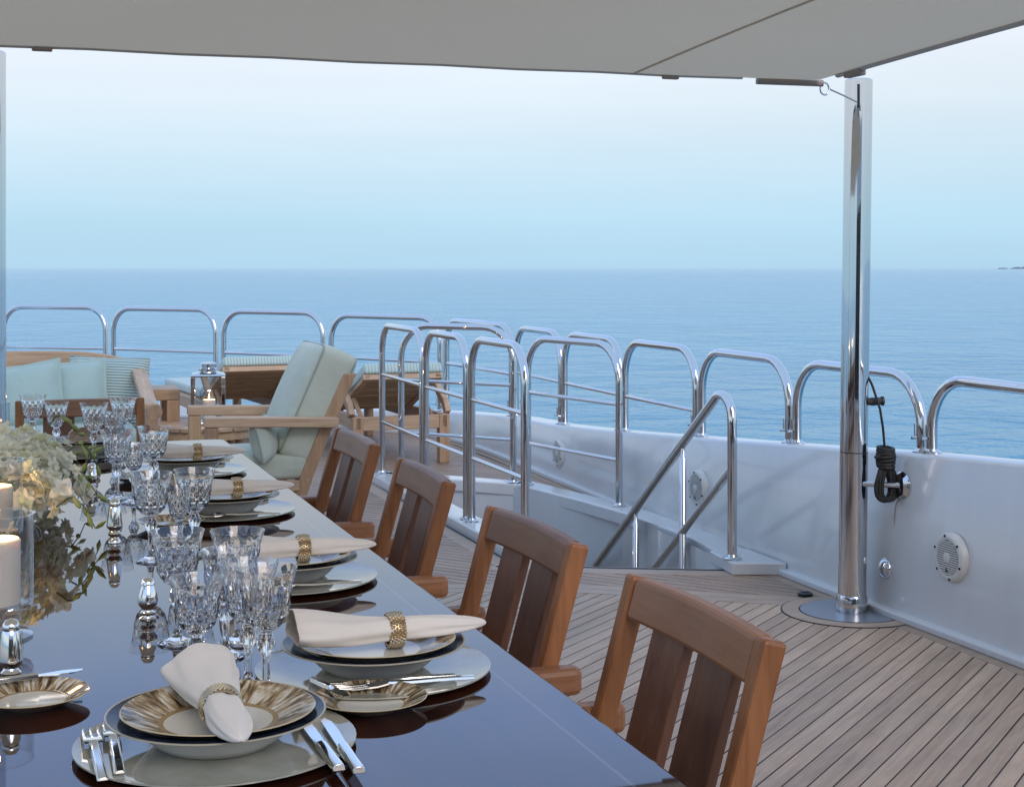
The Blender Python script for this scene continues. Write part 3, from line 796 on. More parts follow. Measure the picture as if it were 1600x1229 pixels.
ch = make_chair('teak dining chair nearest the camera on the right of the table')
ch.location = (.642, 1.95, 0); ch.rotation_euler = (0, 0, R(90))
dup(ch, 'second teak dining chair from the camera on the right of the table', (.648, 2.655, 0), R(91.5))
dup(ch, 'third teak dining chair from the camera, in front of the nearest stairwell rail', (.662, 3.475, 0), R(88.5))
dup(ch, 'fourth teak dining chair, beside the green cushioned armchair', (.672, 4.22, 0), R(90))
dup(ch, 'teak dining chair at the far head of the table, in front of the sofa pillows', (.30, 5.40, 0), R(180))

# ------------------------------------------------------------------ place settings
def lathe_thing(name, prof, m, n_=56, smooth=35, parent=None):
    return MB().lathe(prof, n_, cap0=prof[0][0] < 1e-4, cap1=prof[-1][0] < 1e-4).build(name, m, parent, smooth=smooth)
def proto_plate(kind):
    if kind == 'charger':
        return lathe_thing('charger_plate', [(.0, .0005), (.10, .0005), (.150, .003), (.1625, .0065), (.1625, .0085), (.150, .0062), (.11, .0048), (0, .0045)], charger_m)
    if kind == 'bowl':
        o = thing('dinner_plate', '', 'plate')
        lathe_thing('rim', [(.100, .0305), (.127, .0350), (.127, .0368), (.112, .0345), (.098, .0325), (.080, .0200), (.06, .0165), (0, .016)], navy, parent=o)
        lathe_thing('body', [(0, .001), (.062, .001), (.064, .0), (.068, .001), (.080, .011), (.094, .025), (.1005, .0308)], porc, parent=o)
        return o
    if kind == 'dessert':
        o = thing('dessert_plate', '', 'plate')
        lathe_thing('face', [(.1125, .0210), (.111, .0220), (.095, .0160), (.074, .0072), (.066, .0050), (.06, .0042), (0, .004)], feather_big, parent=o)
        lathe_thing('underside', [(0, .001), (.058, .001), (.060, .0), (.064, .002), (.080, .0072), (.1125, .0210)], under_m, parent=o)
        return o
    o = thing('bread_plate', '', 'plate')
    lathe_thing('face', [(.072, .0155), (.071, .0163), (.060, .0118), (.049, .0060), (.044, .0046), (0, .004)], feather_small, parent=o)
    lathe_thing('underside', [(0, .001), (.036, .001), (.038, .0), (.042, .002), (.056, .008), (.072, .0155)], porc, parent=o)
    return o
def make_napkin(m, droop):
    mb_ = MB(); rs = []; n_ = 40
    prof = [(-.115, .045, .026), (-.108, .0455, .0265), (-.08, .042, .026), (-.04, .034, .024), (0, .026, .0215), (.022, .0212, .0198), (.038, .0212, .0196), (.065, .0245, .0188), (.10, .0225, .0155), (.135, .0165, .0105), (.157, .0085, .0065), (.165, .002, .002)]
    def ring(y, w_, h_, sh):
        out = []
        for j in range(n_):
            a = 2 * math.pi * j / n_
            fold = 1 + .08 * math.sin(3 * a + y * 22) + .055 * math.sin(5 * a - y * 40) + .035 * math.sin(9 * a + y * 14) + (.05 if abs((a - 2.0 - y * 6) % (2 * math.pi)) < .3 else 0)
            z = max(math.sin(a), -.55) * h_ * fold
            fall = -droop * max(0, y - .02) ** 2
            out.append((math.cos(a) * w_ * fold * sh, -y, z + .020 + fall + .012 * max(0, (-y - .03) / .085)))
        return out
    rs.append(ring(-.06, .030, .013, .9)); rs.append(ring(-.108, .040, .0215, 1)); rs.append(ring(-.114, .042, .0235, 1))
    for y, w_, h_ in prof: rs.append(ring(y, w_, h_, 1))
    mb_.rings(rs)
    o = mb_.build('napkin', m, None, smooth=80)
    s_ = o.modifiers.new('sub', 'SUBSURF'); s_.levels = 1; s_.render_levels = 1
    return o
def make_ring():
    o = thing('napkin_ring', '', 'napkin ring'); o.scale = (.92, .92, .92)
    M = Matrix.Rotation(R(90), 4, 'X')
    MB().lathe([(.0205, -.011), (.0235, -.012), (.0250, -.006), (.0255, 0), (.0250, .006), (.0235, .012), (.0205, .011)], 36, M=M, cap0=False, cap1=False).build('band', gold, o, smooth=50)
    mb_ = MB()
    for rr in range(6):
        yy = -.0105 + rr * .0042; rad = .0254 - abs(yy) * .12
        for k in range(30):
            a = 2 * math.pi * (k + .5 * (rr % 2)) / 30; c_ = Vector((rad * math.cos(a), yy, rad * math.sin(a))); q = .0027
            nrm = Vector((math.cos(a), 0, math.sin(a))); tt = Vector((-math.sin(a), 0, math.cos(a))); yv = Vector((0, 1, 0))
            vs_ = [c_ + nrm * q * 1.2] + [c_ + (tt * math.cos(b_) + yv * math.sin(b_)) * q for b_ in [k2 * math.pi / 3 for k2 in range(6)]]
            mb_.add(vs_, [(0, k2 + 1, (k2 + 1) % 6 + 1) for k2 in range(6)])
    mb_.build('beads', gold, o, smooth=30)
    return o
def make_fork():
    o = thing('fork', '', 'fork')
    mb_ = MB()
    MB().sweep([Vector((0, y, z)) for y, z in ((-.090, .004), (-.04, .006), (.0, .0065), (.03, .0085))], [(-.0065, -.002), (-.004, .0022), (.004, .0022), (.0065, -.002)]).build('handle', silver, o, smooth=30, bevel=.001)
    MB().sweep([Vector((0, y, z)) for y, z in ((.030, .0085), (.045, .006), (.056, .0055))], [(-.0105, -.001), (-.0105, .001), (.0105, .001), (.0105, -.001)]).build('head', silver, o, smooth=30)
    for k in (-1, 0, 1):
        MB().tube([Vector((k * .0085, .055, .0055)), Vector((k * .0085, .075, .005)), Vector((k * .0085, .097, .008))], [.0019, .0017, .0007], 6).build('tine', silver, o, smooth=60)
    return o
def make_knife():
    o = thing('table_knife', '', 'knife')
    MB().sweep([Vector((0, y, .006)) for y in (-.10, -.06, -.012)], [(-.0075, -.0035), (-.0055, .0035), (0, .0045), (.0055, .0035), (.0075, -.0035)]).build('handle', silver, o, smooth=25, bevel=.0008)
    MB().prism([(-.006, -.012), (.006, -.012), (.0075, .05), (.006, .085), (.0, .102), (-.006, .09)], .004, .0058).build('blade', silver, o, smooth=30)
    return o
def make_butter_knife():
    o = thing('butter_knife', '', 'butter knife')
    MB().sweep([Vector((0, y, .004)) for y in (-.075, -.04, -.005)], [(-.005, -.003), (-.004, .003), (0, .004), (.004, .003), (.005, -.003)]).build('handle', silver, o, smooth=25, bevel=.0008)
    MB().prism([(-.003, -.005), (.003, -.005), (.009, .018), (.010, .04), (.006, .052), (-.002, .054), (-.007, .03)], .003, .0045).build('blade', silver, o, smooth=30)
    return o
protos = {k: None for k in ()}
used = {}
makers = dict(charger=lambda: tag(proto_plate('charger'), '', 'charger plate'), bowl=lambda: proto_plate('bowl'), dessert=lambda: proto_plate('dessert'), bread=lambda: proto_plate('bread'),
              napkin=lambda: tag(make_napkin(linen, 0), '', 'napkin'), ring=make_ring, fork=make_fork, knife=make_knife, butter=make_butter_knife)
GR = dict(charger='charger plates at the settings', bowl='navy rimmed dinner plates', dessert='feather patterned plates', bread='small bread plates', napkin='rolled napkins', ring='gold napkin rings', fork='silver forks', knife='silver knives', butter='butter knives')
def put(kind, label, loc, rz, tilt=None):
    if kind not in used:
        o = makers[kind](); used[kind] = o; o.location = loc; o.rotation_euler = (0, 0, rz); o['label'] = label
    else: o = dup(used[kind], label, loc, rz)
    o['group'] = GR[kind]
    if tilt: o.rotation_euler = (tilt[0], tilt[1], rz)
    return o
def setting(cx, cy_, rot, where, knives=True, forks=True):
    fo, ky = (-.115, -.058) if rot == 0 else (-.092, -.02)
    M = Matrix.Translation((cx, cy_, TZ)) @ Matrix.Rotation(rot, 4, 'Z')
    def P(x, y, z): return M @ Vector((x, y, z))
    j = rnd.uniform(-.07, .07) if rot else .02
    put('charger', 'pearl cream charger plate of ' + where, P(0, 0, .0005), rot)
    put('bowl', 'navy rimmed dinner plate on the charger of ' + where, P(0, 0, .0056), rot + rnd.uniform(0, 6))
    put('dessert', 'brown feather patterned plate on top at ' + where, P(.002, -.002, .0256), rot + rnd.uniform(0, 6))
    o = put('napkin', 'cream napkin rolled in a gold ring at ' + where, P(0, .0, .0345), rot + j)
    put('ring', 'gold beaded napkin ring round the napkin at ' + where, P(.03 * math.sin(j), -.030, .0548), rot + j)
    if forks:
        put('fork', 'outer silver fork at ' + where, P(fo - .022, -.02, .0075), rot + R(1))
        put('fork', 'inner silver fork at ' + where, P(fo, .0, .0065), rot - R(1))
    if knives:
        put('knife', 'outer silver knife at ' + where, P(.131, ky - .017, .0070), rot - R(1))
        put('knife', 'inner silver knife at ' + where, P(.109, ky, .0062), rot + R(1))
    return o
W_ = ['the setting at the near table end', 'the nearest setting on the right side', 'the second setting on the right side', 'the third setting on the right side', 'the farthest setting on the right side', 'the setting at the far table head']
nap = setting(.246, 1.772, 0, W_[0])
setting(.497, 2.030, R(90), W_[1]); setting(.495, 2.675, R(90.5), W_[2]); setting(.495, 3.455, R(89.5), W_[3]); setting(.495, 4.155, R(90), W_[4])
setting(.25, 4.66, R(180), W_[5])
put('bread', 'small feather patterned bread plate at the left edge of the photo', (.046, 2.018, TZ + .0005), .4)
put('bread', 'small feather patterned bread plate with a butter knife, between the two nearest settings', (.452, 1.862, TZ + .0005), 1.7)
put('bread', 'small bread plate behind the glasses of the second setting on the right', (.36, 3.30, TZ + .0005), 2.9)
put('bread', 'small bread plate behind the glasses of the third setting on the right', (.36, 4.03, TZ + .0005), 4.2)
put('butter', 'butter knife leaning across the bread plate between the two nearest settings', (.410, 1.893, TZ + .0165), R(180 + 8), (R(5), 0))
put('butter', 'butter knife along the far rim of the bread plate at the left edge', (.06, 2.078, TZ + .0175), R(-78))

# ------------------------------------------------------------------ crystal
def crystal(name, H, rr, bowl, n_=48):
    # closed mesh: foot, stem with knop, cut bowl outside, plain bowl inside
    zb = H - bowl
    prof = [(.027, .0008), (.0285, .0018), (.027, .0032), (.015, .0058), (.0072, .011), (.0052, .020), (.0048, zb * .45), (.0058, zb * .62), (.0105, zb * .70), (.0128, zb * .80), (.0105, zb * .90), (.0078, zb * .955)]
    outp = [(.0110, zb + .001, 0), (.0190, zb + bowl * .07, 1), (.0265, zb + bowl * .17, 1), (.0305, zb + bowl * .28, 1), (.0322, zb + bowl * .40, 1), (.0332, zb + bowl * .52, 1), (.0345, zb + bowl * .64, 1), (.0362, zb + bowl * .76, .45), (.0385, zb + bowl * .89, 0), (.0412, zb + bowl, 0)]
    inp = [(.0400, zb + bowl), (.0370, zb + bowl * .88), (.0340, zb + bowl * .72), (.0318, zb + bowl * .55), (.0300, zb + bowl * .38), (.0265, zb + bowl * .24), (.0185, zb + bowl * .13), (.008, zb + bowl * .09), (.0001, zb + bowl * .08)]
    k = rr / .0412; m = MB(); rs = []
    for i, (r, z) in enumerate(prof):
        row = []
        for j in range(n_):
            a = 2 * math.pi * j / n_
            f = 1.0
            if i >= 8: f = 1 - .13 * (((j // 3) + i) % 2)
            elif i in (5, 6, 7): f = 1 - .06 * (j % 8 == 0)
            row.append((r * f * math.cos(a), r * f * math.sin(a), z))
        rs.append(row)
    for i, (r, z, cut) in enumerate(outp):
        row = []
        for j in range(n_):
            a = 2 * math.pi * (j + .5 * (0)) / n_
            f = 1 - cut * .080 * abs(((j + i * 2) % 4) - 2) / 2
            row.append((r * k * f * math.cos(a), r * k * f * math.sin(a), z))
        rs.append(row)
    for r, z in inp:
        rs.append([(r * k * math.cos(2*math.pi*j/n_), r * k * math.sin(2*math.pi*j/n_), z) for j in range(n_)])
    m.rings(rs)
    o = m.build(name, glass, None, smooth=11)
    return tag(o, '', 'wine glass')
proto_g = {'water': crystal('crystal_goblet', .167, .0405, .082), 'wine': crystal('crystal_goblet', .153, .0365, .075), 'small': crystal('crystal_goblet', .140, .0270, .066)}
gu = set()
def goblet(kind, x, y, label, rz=0):
    g = proto_g[kind]
    if kind not in gu: gu.add(kind); g.location = (x, y, TZ + .0006); g['label'] = label; o = g
    else: o = dup(g, label, (x, y, TZ + .0006), rz)
    o['group'] = 'cut crystal wine glasses'; return o
GL = [('wine', .252, 1.996, 'front left glass just above the nearest napkin'), ('water', .258, 2.278, 'left glass of the nearest group, behind the front one'), ('water', .343, 2.249, 'back right glass of the nearest group'),
      ('wine', .315, 2.176, 'middle glass of the nearest group, half hidden'), ('water', .320, 2.004, 'glass just behind the tallest looking front right glass'), ('water', .336, 1.958, 'large front right glass of the nearest group'),
      ('water', .283, 2.931, 'left glass of the second group beside the pepper mill'), ('water', .368, 2.955, 'right glass of the second group'), ('small', .336, 2.925, 'small middle glass of the second group'),
      ('water', .281, 3.735, 'left glass of the third group'), ('water', .373, 3.79, 'right glass of the third group'), ('small', .315, 3.671, 'small middle glass of the third group'),
      ('water', .274, 4.498, 'tall glass standing right of the orchid buds'), ('water', .366, 4.64, 'rightmost glass of the farthest group'), ('wine', .330, 4.50, 'low glass of the farthest group, half hidden'),
      ('water', .114, 4.862, 'glass behind the flowers nearest the sofa pillow'), ('wine', .178, 4.72, 'glass behind the flowers in front of the chair back')]
for i, (k, x, y, lb) in enumerate(GL): goblet(k, x, y, 'cut crystal stemmed ' + lb, rnd.uniform(0, 6))

# salt and pepper mills
shakers = {}
shakers['tall'] = [(.0, .0), (.0135, .0), (.014, .004), (.0095, .009), (.0085, .012), (.0125, .016), (.0135, .019), (.0105, .0225), (.0095, .025), (.0155, .032), (.0158, .036), (.0140, .055), (.0122, .071), (.0105, .075), (.0118, .077), (.0110, .083), (.0070, .0885), (.0, .0905)]
shakers['bulb'] = [(.0, .0), (.0125, .0), (.013, .003), (.0090, .0065), (.0118, .0095), (.0125, .012), (.0095, .0155), (.0095, .018), (.0145, .024), (.0158, .030), (.0148, .040), (.0110, .051), (.0095, .055), (.0112, .0565), (.0105, .061), (.0070, .066), (.0, .068)]
shp = {}
for kind, x, y, lb in (('tall', .022, 2.113, 'tall silver pepper shaker at the left edge beside the bread plate'), ('bulb', .231, 2.442, 'small bulbous silver salt shaker left of the nearest glasses'), ('tall', .232, 3.146, 'tall silver pepper shaker left of the second group of glasses'), ('bulb', .233, 3.917, 'farthest small silver salt shaker, by the orchid buds')):
    if kind not in shp:
        o = MB().lathe(shakers[kind], 32).build('silver_shaker', silver, None, smooth=50); tag(o, lb, 'shaker', 'silver salt and pepper shakers'); o.location = (x, y, TZ + .0005); shp[kind] = o
    else: dup(shp[kind], lb, (x, y, TZ + .0005), 0)

# hurricane candle holders
def make_hurricane(label, loc):
    o = thing('hurricane_glass', label, 'candle holder', loc, 0, 'hurricane glasses on the table')
    MB().lathe([(.052, .0008), (.0545, .003), (.050, .006), (.02, .012), (.0115, .020), (.0105, .030), (.018, .038), (.0515, .0415), (.0545, .046), (.0552, .06), (.0552, .178), (.0560, .185), (.0530, .185), (.0524, .178), (.0524, .054), (.048, .050), (.0, .049)], 48, cap1=True).build('glass_bowl', pane, o, smooth=40)
    return o
def make_candle(label, loc, r, h):
    o = thing('pillar_candle', label, 'candle', loc, 0, 'lit pillar candles')
    MB().lathe([(0, 0), (r, 0), (r, h - .003), (r - .003, h), (r * .6, h - .004), (0, h - .006)], 36).build('wax', wax, o, smooth=40)
    MB().tube([Vector((0, 0, h - .008)), Vector((.001, 0, h + .006))], .0012, 6).build('wick', wick_m, o)
    MB().lathe([(0, h + .003), (.0035, h + .008), (.0042, h + .013), (.0028, h + .021), (0, h + .031)], 12).build('flame', flame, o, smooth=70)
    lt = bpy.data.objects.new('candle_light', bpy.data.lights.new('candle_light', 'POINT')); C.objects.link(lt)
    lt.parent = o; lt.location = (0, 0, h + .035); lt.data.energy = .8 * (r / .036); lt.data.color = (1, .58, .26); lt.data.shadow_soft_size = .006
    return o
for (x, y, a) in ((.003, 2.405, 'nearest hurricane glass at the left edge of the photo'), (.0, 3.085, 'second hurricane glass in front of the white flowers'), (-.012, 4.41, 'farthest hurricane glass behind the flowers')):
    make_hurricane('clear ' + a, (x, y, TZ + .0005))
    make_candle('lit cream candle inside the ' + a, (x, y, TZ + .0505), .036, .098 if y < 3 else .085)

# ------------------------------------------------------------------ flowers
fl = thing('flower_arrangement', 'long low arrangement of cream white orchids along the table centre', 'flowers', (.0, 3.55, TZ))
MB().lathe([(.0, .0), (.07, .0), (.10, .03), (.105, .05), (.098, .05), (.09, .03), (0, .01)], 32).build('bowl', pane, fl, smooth=40)
def blossom_mesh(seed):
    r = random.Random(seed); m = MB()
    for layer, (np_, ln, tilt, off) in enumerate(((5, .030, .35, 0), (3, .024, .9, .5))):
        for k in range(np_):
            a = 2 * math.pi * (k + off) / np_ + r.uniform(-.15, .15); ln_ = ln * r.uniform(.85, 1.15); w_ = ln_ * r.uniform(.30, .44)
            pts = []
            for i in range(5):
                t_ = i / 4; wd = w_ * math.sin(math.pi * min(.96, .12 + .8 * t_)) ; z = ln_ * t_ * math.sin(tilt) - .35 * ln_ * t_ * t_ * .6 + .002 * layer
                x = ln_ * t_ * math.cos(tilt)
                for s_ in (-1, -.35, .35, 1): pts.append((x, s_ * wd, z + .35 * abs(s_) * wd * (1 if i < 3 else -.3) + r.uniform(-.0022, .0022)))
            fs = [(i * 4 + j, i * 4 + j + 1, i * 4 + j + 5, i * 4 + j + 4) for i in range(4) for j in range(3)]
            m.add(pts, fs, Matrix.Rotation(a, 4, 'Z'))
    me = bpy.data.meshes.new('blossom'); me.from_pydata(m.v, [], m.f); me.update(); me.materials.append(petal)
    me.polygons.foreach_set('use_smooth', [True] * len(me.polygons)); return me
bms = [blossom_mesh(s_) for s_ in (1, 2, 3, 4)]
fr = random.Random(5)
cnt = 0
while cnt < 250:
    u_, th, ph = fr.random(), fr.uniform(0, 2 * math.pi), math.acos(fr.uniform(-.1, 1))
    ex, ey, ez = .17, .56, .10
    nv = Vector((math.sin(ph) * math.cos(th), math.sin(ph) * math.sin(th), math.cos(ph)))
    if nv.x < -.35: continue
    rad = fr.uniform(.62, 1.14)
    lump = 1 + .12 * math.sin(nv.y * 9 + nv.x * 4) + .1 * math.sin(nv.x * 7 - nv.z * 6)
    p = Vector((nv.x * ex * rad * lump, nv.y * ey * rad, .066 + nv.z * ez * rad * lump))
    if p.z < .012: continue
    if (Vector((p.x, p.y + .465))).length < .078: continue         # the second hurricane glass stands here
    o = bpy.data.objects.new('blossom', bms[cnt % 4]); C.objects.link(o); o.parent = fl
    o.location = p
    q = (Vector((nv.x / ex, nv.y / ey, nv.z / ez + .5)).normalized() + .75 * Vector((fr.uniform(-1, 1), fr.uniform(-1, 1), fr.uniform(-1, 1)))).normalized().to_track_quat('Z', 'Y')
    o.rotation_mode = 'QUATERNION'; o.rotation_quaternion = q @ Matrix.Rotation(fr.uniform(0, 6.28), 4, 'Z').to_quaternion()
    s_ = fr.uniform(.6, 1.2); o.scale = (s_, s_, s_); cnt += 1
core = MB(); core.lathe([(0, .0), (.07, .01), (.085, .05), (.07, .09), (0, .11)], 20)
core.v = [(x, y * 3.4, z) for x, y, z in core.v]
core.build('moss_core', mat('moss', (.40, .42, .22), .9), fl, smooth=60)
def spray(base, dirv, ln, nb, seed):
    r = random.Random(seed); d_ = Vector(dirv).normalized(); pts = []; p = Vector(base)
    for i in range(9):
        t_ = i / 8; pts.append(p + d_ * ln * t_ + Vector((0, 0, -.5 * ln * t_ * t_ + .02 * math.sin(t_ * 4))) + Vector((r.uniform(-.003, .003), r.uniform(-.003, .003), 0)))
    st = MB().tube(pts, [.0022 - .0011 * i / 8 for i in range(9)], 6).build('stem', stem_m, fl, smooth=60)
    for k in range(nb):
        i = 3 + int(5 * k / max(1, nb - 1)); q = pts[min(i, 8)]
        dr_ = Vector((r.uniform(-.3, 1), r.uniform(-1, 1), r.uniform(-1.1, .5))).normalized(); L_ = r.uniform(.018, .030)
        MB().tube([q, q + dr_ * .006, q + dr_ * (.006 + L_ * .45), q + dr_ * (.006 + L_)], [.0012, .003, .0058 * r.uniform(.8, 1.1), .0008], 8).build('bud', leaf, fl, smooth=70)
for b_, d_, ln, nb, s_ in (((.12, -.44, .085), (1, -.2, .1), .075, 5, 1), ((.15, -.2, .10), (1, -.1, .3), .06, 4, 2), ((.16, .05, .13), (1, .1, .3), .07, 6, 3), ((.13, .38, .16), (1, .3, .5), .08, 5, 4), ((.15, .2, .09), (1, 0, .2), .06, 4, 6)):
    spray(b_, d_, ln, nb, s_)

# ------------------------------------------------------------------ cushions
def pillow(name, m, w_, h_, t_, parent=None, label=None, group=None, flange=0, n_=14, crease=0):
    mb_ = MB(); V = {}
    def pos(i, j, s_):
        a, b_ = i / n_ * 2 - 1, j / n_ * 2 - 1
        f = max(0, (1 - abs(a) ** 2.6)) ** .5 * max(0, (1 - abs(b_) ** 2.6)) ** .5
        pin = 1 - .06 * (1 - abs(a)) * abs(b_) - .06 * (1 - abs(b_)) * abs(a)
        return (a * w_ / 2 * (1 - .07 * (1 - a * a) * 0 - .05 * (1 - abs(b_)) * abs(a)), s_ * (t_ / 2 * f + .002) + crease * math.sin(7 * a + 5 * b_) * .004 * f, b_ * h_ / 2 * (1 - .05 * (1 - abs(a)) * abs(b_)))
    for s_ in (-1, 1):
        rows = [[pos(i, j, s_) for i in range(n_ + 1)] for j in range(n_ + 1)]
        mb_.rings(rows, False, False, False)
    rim = [pos(i, 0, 0) for i in range(n_)] + [pos(n_, j, 0) for j in range(n_)] + [pos(n_ - i, n_, 0) for i in range(n_)] + [pos(0, n_ - j, 0) for j in range(n_)]
    o = mb_.build(name, m, parent, smooth=80); fixn(o)
    pp = MB(); pp.tube([Vector(p) for p in rim] + [Vector(rim[0])], .0045, 7); pp.build('piping', piping_m if flange == 0 else m, o, smooth=70)
    if flange:
        outer = [(p[0] * (1 + flange), 0, p[2] * (1 + flange)) for p in rim]
        f_ = MB(); k = len(rim)
        f_.rings([[(x, -.003, z) for x, y, z in rim], [(x, -.0015, z) for x, y, z in outer], [(x, .0015, z) for x, y, z in outer], [(x, .003, z) for x, y, z in rim]], True, False, False)
        f_.build('flange', m, o, smooth=40)
    if label: tag(o, label, 'pillow', group)
    return o
def slab(x0, x1, y0, y1, z0, z1, name, m, parent, puff=.012, bev=.02):
    n_ = 8; mb_ = MB()
    rs = []
    top = [[(x0 + (x1 - x0) * i / n_, y0 + (y1 - y0) * j / n_, z1 + puff * (math.sin(math.pi * i / n_) * math.sin(math.pi * j / n_)) ** .6) for i in range(n_ + 1)] for j in range(n_ + 1)]
    bot = [[(x, y, z0) for x, y, z in r_] for r_ in top]
    mb_.rings(top, False, False, False); mb_.rings(bot, False, False, False)
    mb_.add([top[0][i] for i in range(n_ + 1)] + [bot[0][i] for i in range(n_ + 1)], [(i, i + 1, n_ + 2 + i, n_ + 1 + i) for i in range(n_)])
    mb_.add([top[n_][i] for i in range(n_ + 1)] + [bot[n_][i] for i in range(n_ + 1)], [(i, i + 1, n_ + 2 + i, n_ + 1 + i) for i in range(n_)])
    mb_.add([top[i][0] for i in range(n_ + 1)] + [bot[i][0] for i in range(n_ + 1)], [(i, i + 1, n_ + 2 + i, n_ + 1 + i) for i in range(n_)])
    mb_.add([top[i][n_] for i in range(n_ + 1)] + [bot[i][n_] for i in range(n_ + 1)], [(i, i + 1, n_ + 2 + i, n_ + 1 + i) for i in range(n_)])
    o = mb_.build(name, m, parent, smooth=50)
    import bmesh
    bm = bmesh.new(); bm.from_mesh(o.data); bmesh.ops.remove_doubles(bm, verts=bm.verts, dist=1e-5); bmesh.ops.recalc_face_normals(bm, faces=bm.faces); bm.to_mesh(o.data); bm.free()
    b_ = o.modifiers.new('bevel', 'BEVEL'); b_.width = bev; b_.segments = 3; b_.limit_method = 'ANGLE'; b_.angle_limit = R(50)
    return o

# ------------------------------------------------------------------ sofa at the stern
so = thing('teak_sofa', 'teak sofa with curved back rail facing the dining table', 'sofa', (-.21, 8.25, 0))
XR = .97
rail = [Vector((x, .50 + .03 * (1 - (x / XR) ** 2), .80 - .075 * abs(x / XR) ** 6)) for x in [-XR + 2 * XR * k / 24 for k in range(25)]]
MB().sweep(rail, [(-.018, -.045), (.018, -.045), (.018, .045), (-.018, .045)]).build('back_rail', teak_x, so, smooth=40, bevel=.008)
MB().box(-XR, XR, .50, .53, .36, .42).build('lower_back_rail', teak_x, so, bevel=.005)
for k in range(13):
    x = -.84 + k * .14
    MB().box(x - .025, x + .025, .505, .523, .42, .765).build('back_slat', teak_z, so, bevel=.004)
for s_ in (-1, 1):
    prof = [(.50, .725), (.35, .735), (.15, .715), (-.1, .665), (-.30, .615), (-.42, .60)]
    MB().sweep([Vector((s_ * (XR - .005), y, z)) for y, z in catmull(prof, 4)], [(-.038, -.02), (.038, -.02), (.038, .02), (-.038, .02)]).build('armrest', teak_y, so, smooth=40, bevel=.008)
    MB().tube([Vector((s_ * (XR + .012), -.455, .575)), Vector((s_ * (XR + .012), -.36, .585))], .040, 24).build('arm_scroll', teak_y, so, smooth=40)
    MB().box(s_ * XR - .03, s_ * XR + .03, -.45, -.40, .001, .58).build('front_leg', teak_z, so, bevel=.006)
    MB().box(s_ * XR - .03, s_ * XR + .03, .48, .54, .001, .72).build('rear_leg', teak_z, so, bevel=.006)
    MB().box(s_ * XR - .012, s_ * XR + .012, -.40, .48, .34, .40).build('side_rail', teak_y, so, bevel=.004)
MB().box(-XR, XR, -.44, -.41, .30, .37).build('front_rail', teak_x, so, bevel=.005)
slab(-.92, .92, -.40, .48, .371, .47, 'seat_cushion', teal, so)
pil = [(.17, 8.36, .595, -10, 'plain pale teal pillow with flange, left on the sofa', teal, .10, .42), (.40, 8.42, .60, -6, 'plain pale teal pillow in the middle of the sofa', teal, .10, .42), (.60, 8.52, .565, 4, 'striped teal pillow against the right arm of the sofa', teal_stripe, 0, .43)]
for x, y, z, a, lb, m_, flg, sz_ in pil:
    o = pillow('sofa_pillow', m_, sz_ * (.82 if flg else 1), sz_ * (.80 if flg else .95), .15, None, lb, 'pillows on the sofa', flg)
    o.location = (x, y, z + (.03 if flg else .055)); o.rotation_euler = (R(-18), R(a * .9), R(a))

# small tables and lantern
et = thing('end_table', 'square teak end table beside the right arm of the sofa', 'side table', (.885, 8.75, 0))
MB().box(-.105, .105, -.16, .16, .565, .628).build('top', teak_x, et, bevel=.006)
for sx in (-1, 1):
    for sy in (-1, 1): MB().box(sx * .068 - .036, sx * .068 + .036, sy * .122 - .036, sy * .122 + .036, .001, .565).build('leg', teak_z, et, bevel=.005)
ct = thing('coffee_table', 'low round slatted teak table under the candle lantern', 'coffee table', (1.11, 8.42, 0))
circ = [(.30 * math.cos(R(a)), .30 * math.sin(R(a))) for a in range(0, 360, 10)]
for q in strips(circ, 35, .062, .009, .0): MB().prism(q, .425, .447).build('slat', teak_x, ct, bevel=.003)
MB().lathe([(.275, .38), (.285, .38), (.285, .424), (.275, .424)], 40, cap0=False, cap1=False).build('apron', slat_dark, ct, smooth=40)
for k in range(4):
    a = R(45 + 90 * k); MB().tube([Vector((.22 * math.cos(a), .22 * math.sin(a), .385)), Vector((.25 * math.cos(a), .25 * math.sin(a), .001))], .022, 10).build('leg', teak_z, ct, smooth=50)
lz = .4475
la = thing('lantern', 'square steel candle lantern with glass sides on the round table', 'lantern', (1.12, 8.40, lz), R(-8))
hw = .082
for sx in (-1, 1):
    for sy in (-1, 1): MB().box(sx * hw - .011, sx * hw + .011, sy * hw - .011, sy * hw + .011, .012, .262).build('corner_post', steel, la, bevel=.002)
MB().box(-hw - .012, hw + .012, -hw - .012, hw + .012, 0, .014).build('base', steel, la, bevel=.003)
MB().rings([[(s1 * k_, s2 * k_, z) for s1, s2 in ((-1, -1), (1, -1), (1, 1), (-1, 1))] for k_, z in ((hw + .010, .262), (hw + .012, .268), (hw + .004, .276), (.045, .287))]).build('roof', steel, la)
MB().lathe([(.042, .286), (.042, .30), (.050, .303), (.034, .309), (.034, .325), (.046, .329), (.040, .337), (0, .34)], 28).build('vent_cap', steel, la, smooth=40)
for sx in (-1, 1): MB().box(sx * hw - .001, sx * hw + .001, -hw + .009, hw - .009, .015, .261).build('glass_pane', pane, la)
for sy in (-1, 1): MB().box(-hw + .009, hw - .009, sy * hw - .001, sy * hw + .001, .015, .261).build('glass_pane', pane, la)
make_candle('short lit candle inside the steel lantern', (1.125, 8.40, lz + .0145), .036, .118)

# ------------------------------------------------------------------ cushioned armchair
ac = thing('lounge_armchair', 'teak lounge armchair with thick sage green cushions, facing the sofa side', 'armchair', (1.22, 7.36, 0), 0)
